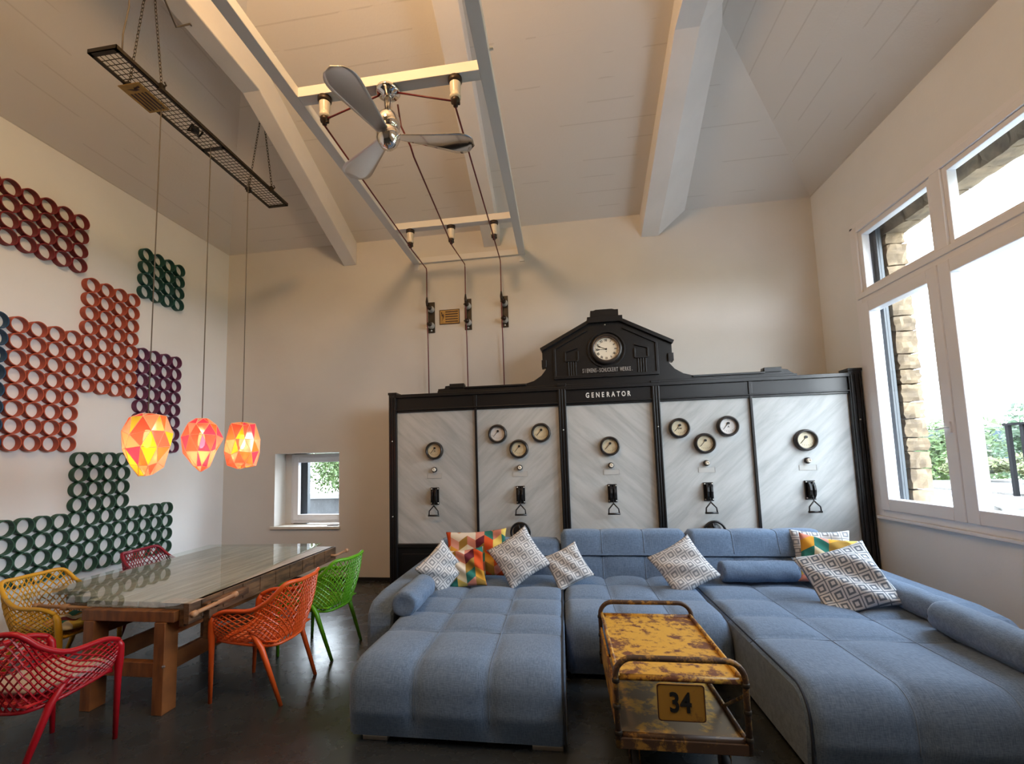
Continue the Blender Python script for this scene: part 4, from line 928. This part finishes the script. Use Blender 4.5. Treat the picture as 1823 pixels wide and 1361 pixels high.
arm(-1.64, -1.42, 3.66, 5.36); arm(2.72, 2.93, 3.50, 5.36)
for x0, x1, y in ((-1.29, -1.13, 2.84), (-0.24, -0.06, 2.84), (1.28, 1.45, 2.78), (2.5, 2.66, 2.78)):
    MB().box(x0, x1, y, y+0.04, 0.0, 0.026).build('foot', M_brushed, SF, bevel=0.003)
for x0, y in ((-1.60, 3.9), (-1.60, 5.2), (2.78, 3.9), (2.78, 5.2), (-0.0, 3.85), (1.1, 3.85), (0.5, 5.2)):
    MB().box(x0, x0+0.08, y, y+0.08, 0.0, 0.06).build('foot', M_rubber, SF)

def bolster(p, q, r, label, seed, flat=0.9):
    p, q = Vector(p), Vector(q); rnd = random.Random(seed); d = q-p; L_ = d.length; d.normalize(); NR, NA = 34, 28
    u = d.cross(Vector((0, 0, 1))).normalized(); v = u.cross(d); vs = []; ph = [rnd.uniform(0, 6) for _ in range(6)]
    prof = [(0.02, 0.012), (0.5, 0.004), (0.80, 0.0), (0.93, 0.008), (0.99, 0.03), (1.0, 0.06)]
    N_ = [(a, b*1.0) for a, b in prof]+[(1.0+0.02*math.sin(3*k), 0.06+(L_-0.12)*k/NR) for k in range(1, NR)]+[(a, L_-b) for a, b in prof[::-1]]
    for a, h in N_:
        for k in range(NA):
            th_ = 2*PI*k/NA; wr = 1+0.016*math.sin(5*th_+ph[0]+18*h)+0.018*math.sin(30*h+ph[1]+2*th_)+0.01*math.sin(9*th_+ph[2])
            rr = r*a*(wr if a > 0.9 else 1); vs.append(p+d*h+u*math.cos(th_)*rr+v*math.sin(th_)*rr*flat)
    m_ = len(N_); fs = [(i*NA+k, i*NA+(k+1) % NA, (i+1)*NA+(k+1) % NA, (i+1)*NA+k) for i in range(m_-1) for k in range(NA)]+[tuple(range(NA))[::-1], tuple((m_-1)*NA+k for k in range(NA))]
    r_ = empty('bolster_cushion', (p+q)/2-Vector((0, 0, r*flat)), label, 'cushion', 'blue bolster cushions on the sofa')
    MB().add(vs, fs).build('cover', M_sofa, r_, smooth=True)
    b = MB()
    for e, s_ in ((p, 1), (q, -1)): b.tube([e+d*s_*0.016+u*math.cos(2*PI*k/24)*r*0.90+v*math.sin(2*PI*k/24)*r*flat*0.90 for k in range(24)], 0.0045, 5, closed=True)
    b.build('end_seam', M_pipe, r_, smooth=True)
bolster((-1.30, 3.62, 0.565), (-1.31, 4.22, 0.565), 0.112, 'blue bolster lying by the left armrest', 1)
bolster((2.60, 4.30, 0.56), (2.58, 3.62, 0.56), 0.105, 'blue bolster by the right armrest under the big patterned pillow', 2)
bolster((2.50, 3.58, 0.575), (2.46, 2.86, 0.575), 0.120, 'blue bolster nearest the camera on the right chaise', 5)
bolster((1.46, 4.77, 0.575), (2.14, 4.78, 0.580), 0.108, 'creased blue bolster against the backrest of the right chaise', 9)

GP = 'grey patterned throw pillows'; CP = 'colourful geometric throw pillows'
cushion('throw_pillow', M_mean, 0.40, 0.13, facing((-1.20, 4.42, 0.665), (0.62, -0.74, 0.15), 38), 'grey meander pillow leaning in the left corner of the sofa', 'pillow', GP, seed=11)
cushion('throw_pillow', M_geo, 0.38, 0.13, facing((-0.985, 4.56, 0.64), (0.1, -0.95, 0.30), 6), 'crumpled colourful pillow in front, beside the leftmost grey pillow', 'pillow', CP, seed=12, wr=0.03)
cushion('throw_pillow', M_geo, 0.66, 0.12, facing((-0.93, 4.84, 0.725), (0.05, -0.93, 0.36), 3), 'large colourful pillow standing behind the crumpled one', 'pillow', CP, seed=13, wr=0.02, sy=0.75)
g4 = cushion('throw_pillow', M_mean, 0.47, 0.15, facing((-0.47, 4.66, 0.725), (0.05, -0.90, 0.42), 33), 'big grey meander pillow standing on its corner on the left chaise', 'pillow', GP, seed=14)
cushion('throw_pillow', M_mean, 0.385, 0.13, facing((0.01, 4.68, 0.635), (0.0, -0.85, 0.52), 27), 'smaller grey meander pillow at the seam of the middle seat', 'pillow', GP, seed=15)
cushion('throw_pillow', M_mean, 0.47, 0.15, facing((1.08, 4.60, 0.66), (-0.12, -0.82, 0.55), 32), 'grey meander pillow beside the creased blue bolster', 'pillow', GP, seed=16)
cushion('throw_pillow', M_mean, 0.50, 0.14, facing((2.42, 4.86, 0.70), (-0.2, -0.95, 0.30), 0), 'grey pillow standing in the right corner behind the colourful one', 'pillow', GP, seed=17)
cushion('throw_pillow', M_geo2, 0.46, 0.14, facing((2.38, 4.70, 0.69), (-0.25, -0.88, 0.40), -8), 'pale colourful pillow in the right corner of the sofa', 'pillow', CP, seed=18)
cushion('throw_pillow', M_mean2, 0.56, 0.15, facing((2.24, 4.18, 0.66), (-0.30, -0.72, 0.62), 22), 'big dark grey diamond pillow on the right chaise', 'pillow', GP, seed=19, wr=0.022)

# ------------------------------------------------------------------ trolley
TL = empty('utility_trolley', (0.55, 3.05, 0), 'rusty yellow two deck metal trolley with number plate 34', 'trolley')
x0, x1, y0, y1 = 0.232, 0.872, 2.58, 3.56
for y, zt in ((y0, 0.645), (y1, 0.635)):
    r = 0.09; path = [(x0, y, 0.20), (x0, y, zt-r)]+[(x0+r-r*math.cos(a*PI/12), y, zt-r+r*math.sin(a*PI/12)) for a in range(1, 7)]+[(x1-r+r*math.sin(a*PI/12), y, zt-r+r*math.cos(a*PI/12)) for a in range(0, 7)]+[(x1, y, 0.20)]
    MB().tube(path, 0.0155, 10).build('tube_handle', M_tube, TL, smooth=True)
def deck(name, z, m):
    d = MB().box(x0+0.012, x1-0.012, y0+0.01, y1-0.01, z-0.006, z).build(name, m, TL)
    b = MB()
    for x in (x0+0.012, x1-0.012): b.tube([(x, y0, z+0.008), (x, y1, z+0.008)], 0.012, 8)
    for y in (y0+0.012, y1-0.012): b.tube([(x0+0.02, y, z-0.002), (x1-0.02, y, z-0.002)], 0.017, 8)
    b.build('deck_rim', M_tube if z < 0.4 else M_deck, d, smooth=True)
deck('upper_deck', 0.545, M_deck); deck('lower_deck', 0.255, M_deck2)
MB().box(x0, x1, y0-0.012, y0+0.005, 0.195, 0.25).build('lower_beam', M_tube, TL, bevel=0.004)
MB().box(x0-0.006, x0+0.006, y0+0.05, y1-0.05, 0.25, 0.47).build('side_panel', M_deck, TL)
b = MB().tube([(x1, y0+0.02, 0.47), (x1-0.01, y0+0.33, 0.265)], 0.009, 6); b.tube([(x0, y0+0.02, 0.47), (x0+0.01, y0+0.33, 0.265)], 0.009, 6); b.build('brace', M_tube, TL, smooth=True)
b = MB()
for x in (x0, x1):
    for y in (y0, y1): 
        for z in (0.53, 0.40, 0.27): b.lathe([(0.0165, -0.012), (0.020, -0.008), (0.020, 0.008), (0.0165, 0.012)], (x, y, z), (0, 0, 1), 10); b.build('collar', M_iron, TL, smooth=True); b = MB()
pl = MB(); pts = []
px0, px1, pz0, pz1, r = 0.432, 0.665, 0.355, 0.535, 0.015
for cx2, cz2, a0 in ((px0+r, pz0+r, 180), (px1-r, pz0+r, 270), (px1-r, pz1-r, 0), (px0+r, pz1-r, 90)):
    for k in range(4): a = math.radians(a0+30*k); pts.append((cx2+r*math.cos(a), cz2+r*math.sin(a)))
p_ = pl.prism(pts, 'y', y0-0.030, y0-0.022).build('number_plate', M_plate, TL)
b = MB(); vs, fs = text_geo('34', 0.135, front_mtx((px0+px1)/2-0.005, y0-0.0315, 0.442), 0.0015, sx=0.82); b.add(vs, fs); b.build('number', M_ink, p_)
b = MB(); n = len(pts); ctr = ((px0+px1)/2, (pz0+pz1)/2); ins = [(ctr[0]+(x-ctr[0])*0.955, ctr[1]+(z-ctr[1])*0.945) for x, z in pts]
b.add([(x, y0-0.0315, z) for x, z in pts]+[(x, y0-0.0315, z) for x, z in ins], [(i, (i+1) % n, (i+1) % n+n, i+n) for i in range(n)]); b.build('plate_border', M_signb, p_)
for x in (x0+0.09, x1-0.09):
    for y in (y0+0.12, y1-0.12):
        wh = MB().lathe([(0.03, -0.018), (0.062, -0.018), (0.068, -0.010), (0.068, 0.010), (0.062, 0.018), (0.03, 0.018), (0.03, -0.018)], (x, y, 0.068), (1, 0, 0), 24).build('wheel', M_rubber, TL, smooth=True)
        b = MB().box(x-0.028, x-0.022, y-0.02, y+0.02, 0.06, 0.20); b.box(x+0.022, x+0.028, y-0.02, y+0.02, 0.06, 0.20); b.box(x-0.03, x+0.03, y-0.03, y+0.03, 0.19, 0.245); b.tube([(x-0.03, y, 0.068), (x+0.03, y, 0.068)], 0.012, 8); b.build('caster_fork', M_tube, wh)

# ------------------------------------------------------------------ outside
M_leafs = [mat('leaf_%d' % i, c, 0.6, var=0.25, vs=2) for i, c in enumerate(((0.055, 0.095, 0.02), (0.035, 0.07, 0.028), (0.10, 0.115, 0.03), (0.03, 0.055, 0.035)))]
M_stone = mat('rough_sandstone', (0.24, 0.175, 0.105), 0.9, col2=(0.13, 0.095, 0.06), vs=7, bump=0.9, bs=14)
M_paver = mat('pale_terrace', (0.22, 0.215, 0.21), 0.8, var=0.1, vs=3)
M_conc = mat('grey_planter', (0.035, 0.038, 0.042), 0.7, var=0.1, vs=3)
M_cap = mat('white_coping', (0.13, 0.13, 0.135), 0.6)
struct(MB().box(XR+0.36, 12.5, -6, 14, 0.55, 0.75).build('trim_4', M_paver))
def rough(b, x0, x1, y0, y1, z0, z1, rnd, amp=0.012, n=4):
    def P(u, v, w_): return Vector((x0+(x1-x0)*u, y0+(y1-y0)*v, z0+(z1-z0)*w_))
    V = {}
    def g(i, j, k):
        ky = (i, j, k)
        if ky not in V:
            o = (i in (0, n))+(j in (0, n))+(k in (0, n)); sh = 0.010*(o >= 2)
            p = P(i/n, j/n, k/n)+Vector((rnd.uniform(-amp, amp), rnd.uniform(-amp, amp), rnd.uniform(-amp, amp)*0.5)); c_ = P(0.5, 0.5, 0.5)
            p += (c_-p).normalized()*sh; V[ky] = len(b.v); b.v.append(tuple(p))
        return V[ky]
    for i in range(n):
        for j in range(n):
            for f in ([(i, j, 0), (i+1, j, 0), (i+1, j+1, 0), (i, j+1, 0)], [(i, j, n), (i+1, j, n), (i+1, j+1, n), (i, j+1, n)], [(i, 0, j), (i+1, 0, j), (i+1, 0, j+1), (i, 0, j+1)], [(i, n, j), (i+1, n, j), (i+1, n, j+1), (i, n, j+1)], [(0, i, j), (0, i+1, j), (0, i+1, j+1), (0, i, j+1)], [(n, i, j), (n, i+1, j), (n, i+1, j+1), (n, i, j+1)]):
                b.f.append([g(*q) for q in f]); b.fm.append(0)
rnd = random.Random(2); b = MB(); z = 0.76
while z < 4.30:
    h = rnd.uniform(0.14, 0.26); rough(b, X2-0.16, X2+0.05, WY1-0.19, WY1+0.25, z+0.006, min(z+h, 4.4), rnd); z += h
struct(b.build('trim_5', M_stone))
b = MB(); y = WY1-0.17
while y > WY0: l_ = rnd.uniform(0.25, 0.4); rough(b, X2-0.16, X2+0.05, y-l_+0.006, y, 4.10, 4.40, rnd); y -= l_
struct(b.build('trim_6', M_stone))
P1_ = empty('planter_wall', (8.2, 9.0, 0.75), 'low grey terrace planter with pale coping outside the large window', 'planter')
MB().box(7.6, 8.1, 2, 13, 0.30, 0.72).build('planter_body', M_conc, P1_); MB().box(7.5, 8.1, 2, 13, 0.72, 0.80).build('coping', M_cap, P1_)
tag(MB().box(8.12, 11.5, 2, 13.9, 0.76, 0.84).build('gravel_bed', mat('pale_gravel', (0.12, 0.11, 0.10), 0.9, var=0.3, vs=30, bump=0.5, bs=60)), 'strip of pale gravel behind the terrace planter', 'gravel', kind='stuff')
M_rail = mat('railing_black', (0.004, 0.004, 0.005), 0.8, spec=0.1)
RL = empty('terrace_railing', (9.0, 7.0, 0.8), 'dark metal terrace railing seen through the right casement', 'railing')
b = MB()
for y in (9.55, 9.28): b.box(8.0, 8.06, y-0.03, y+0.03, 0.80, 2.09)
b.build('post', M_rail, RL); b = MB().box(7.98, 8.08, 2.0, 9.60, 2.07, 2.11); b.build('top_rail', M_rail, RL)
b = MB(); rough(b, 5.0, 5.35, 6.18, 6.50, 0.75, 1.0, random.Random(4), 0.03, 5); tag(b.build('boulder', mat('white_rock', (0.20, 0.195, 0.18), 0.9, bump=0.6, bs=9), smooth=True), 'rough white boulder on the terrace outside the large window', 'rock')
def foliage(b, c, r, n, s, rnd, mi=0):
    for _ in range(n):
        while True:
            d = Vector((rnd.uniform(-1, 1), rnd.uniform(-1, 1), rnd.uniform(-1, 1)))
            if 0.05 < d.length <= 1: break
        d = d.normalized()*rnd.uniform(0.55, 1.0)**0.5; p = Vector(c)+Vector((d.x*r[0], d.y*r[1], d.z*r[2]))
        a = Vector((rnd.gauss(0, 1), rnd.gauss(0, 1), rnd.gauss(0, 1))).normalized(); e = a.orthogonal().normalized(); s_ = s*rnd.uniform(0.6, 1.4)
        b.add([p-a*s_, p+e*s_*0.45, p+a*s_, p-e*s_*0.45], [(0, 1, 2, 3)], mi)
def tree(x, y, z0, z1, r, mi, label, seed, n=2600, s=0.10, name='leafy_tree', grp='trees beyond the terrace'):
    rnd = random.Random(seed); t = empty(name, (x, y, z0), label, 'tree' if 'tree' in name else 'shrub', grp)
    MB().tube([(x, y, z0), (x+0.1, y, (z0+z1)/2), (x, y, z1-0.3)], [0.14*r, 0.09*r, 0.03*r], 8).build('trunk', M_iron, t, smooth=True)
    b = MB(); H_ = z1-z0
    for k in range(9):
        a = rnd.uniform(0, 6.3); q = rnd.uniform(0.0, 0.6)*r; foliage(b, (x+q*math.cos(a), y+q*math.sin(a), z0+H_*rnd.uniform(0.35, 0.82)), (r*0.55, r*0.55, H_*0.22), n//5, s*0.7, rnd)
    b.build('crown', M_leafs[mi], t)
tree(13.2, 17.2, -0.5, 2.9, 1.7, 0, 'bright green bushy tree behind the stone jamb', 21, 3500, 0.13)
tree(12.9, 14.1, -0.5, 3.4, 1.25, 1, 'darker green tree seen at the left edge of the right casement', 22, 3500, 0.12)
tree(16.6, 13.0, -1.0, 2.4, 1.8, 3, 'grey green tree beyond the railing', 23, 3000, 0.13)
tree(10.6, 11.7, 0.84, 1.6, 0.75, 2, 'low yellowish shrub behind the planter', 24, 2400, 0.07, 'garden_shrub', 'shrubs beyond the terrace')
tree(10.3, 10.1, 0.84, 1.6, 0.75, 0, 'low green shrub beside the railing posts', 25, 2400, 0.07, 'garden_shrub', 'shrubs beyond the terrace')
tree(10.4, 13.3, 0.84, 1.65, 0.72, 2, 'wide yellow green shrub below the bright tree', 26, 2600, 0.09, 'garden_shrub', 'shrubs beyond the terrace')
b = MB(); NH = 40; hs = []
for k in range(NH+1):
    a = math.radians(10+k*2.2); R_ = 150; hs.append((R_*math.cos(a), R_*math.sin(a), 6.5+2.0*math.sin(k*0.5)+1.2*math.sin(k*1.3)))
vs = [(x, y, -30) for x, y, z in hs]+hs+[(x*1.3, y*1.3, z-6) for x, y, z in hs]; n = NH+1
b.add(vs, [(i, i+1, i+1+n, i+n) for i in range(NH)]+[(i+n, i+1+n, i+1+2*n, i+2*n) for i in range(NH)])
struct(b.build('trim_7', mat('blue_hills', (0.035, 0.052, 0.068), 0.9, var=0.1, vs=0.05)))
struct(MB().box(12.5, 220, -150, 200, -2.0, -1.0).build('trim_8', mat('meadow', (0.10, 0.12, 0.035), 0.9, var=0.3, vs=0.1)))
# beyond the small window
G2 = MB().box(-12, XR+0.3, YB+0.6, 14, -0.2, 0.2); struct(G2.build('trim_9', M_paver))
LW = empty('garden_wall', (-5.0, 9.2, 0.2), 'low grey garden wall with white coping outside the small window', 'wall')
MB().box(-8, -2.5, 9.0, 9.25, 0.2, 1.0).build('wall_body', mat('mottled_render', (0.045, 0.048, 0.052), 0.8, var=0.25, vs=4), LW); MB().box(-8.05, -2.45, 8.93, 9.32, 1.0, 1.09).build('coping', M_cap, LW)
tree(-5.35, 10.75, 0.25, 2.7, 1.3, 0, 'pale green leafy bush outside the small window', 31, 5200, 0.055, 'garden_shrub', 'shrubs beyond the small window')
tag(MB().box(-5.90, -5.80, 9.36, 9.45, 0.2, 2.6).build('fence_post', M_cap, bevel=0.005), 'white post outside the small window left of the bush', 'post')
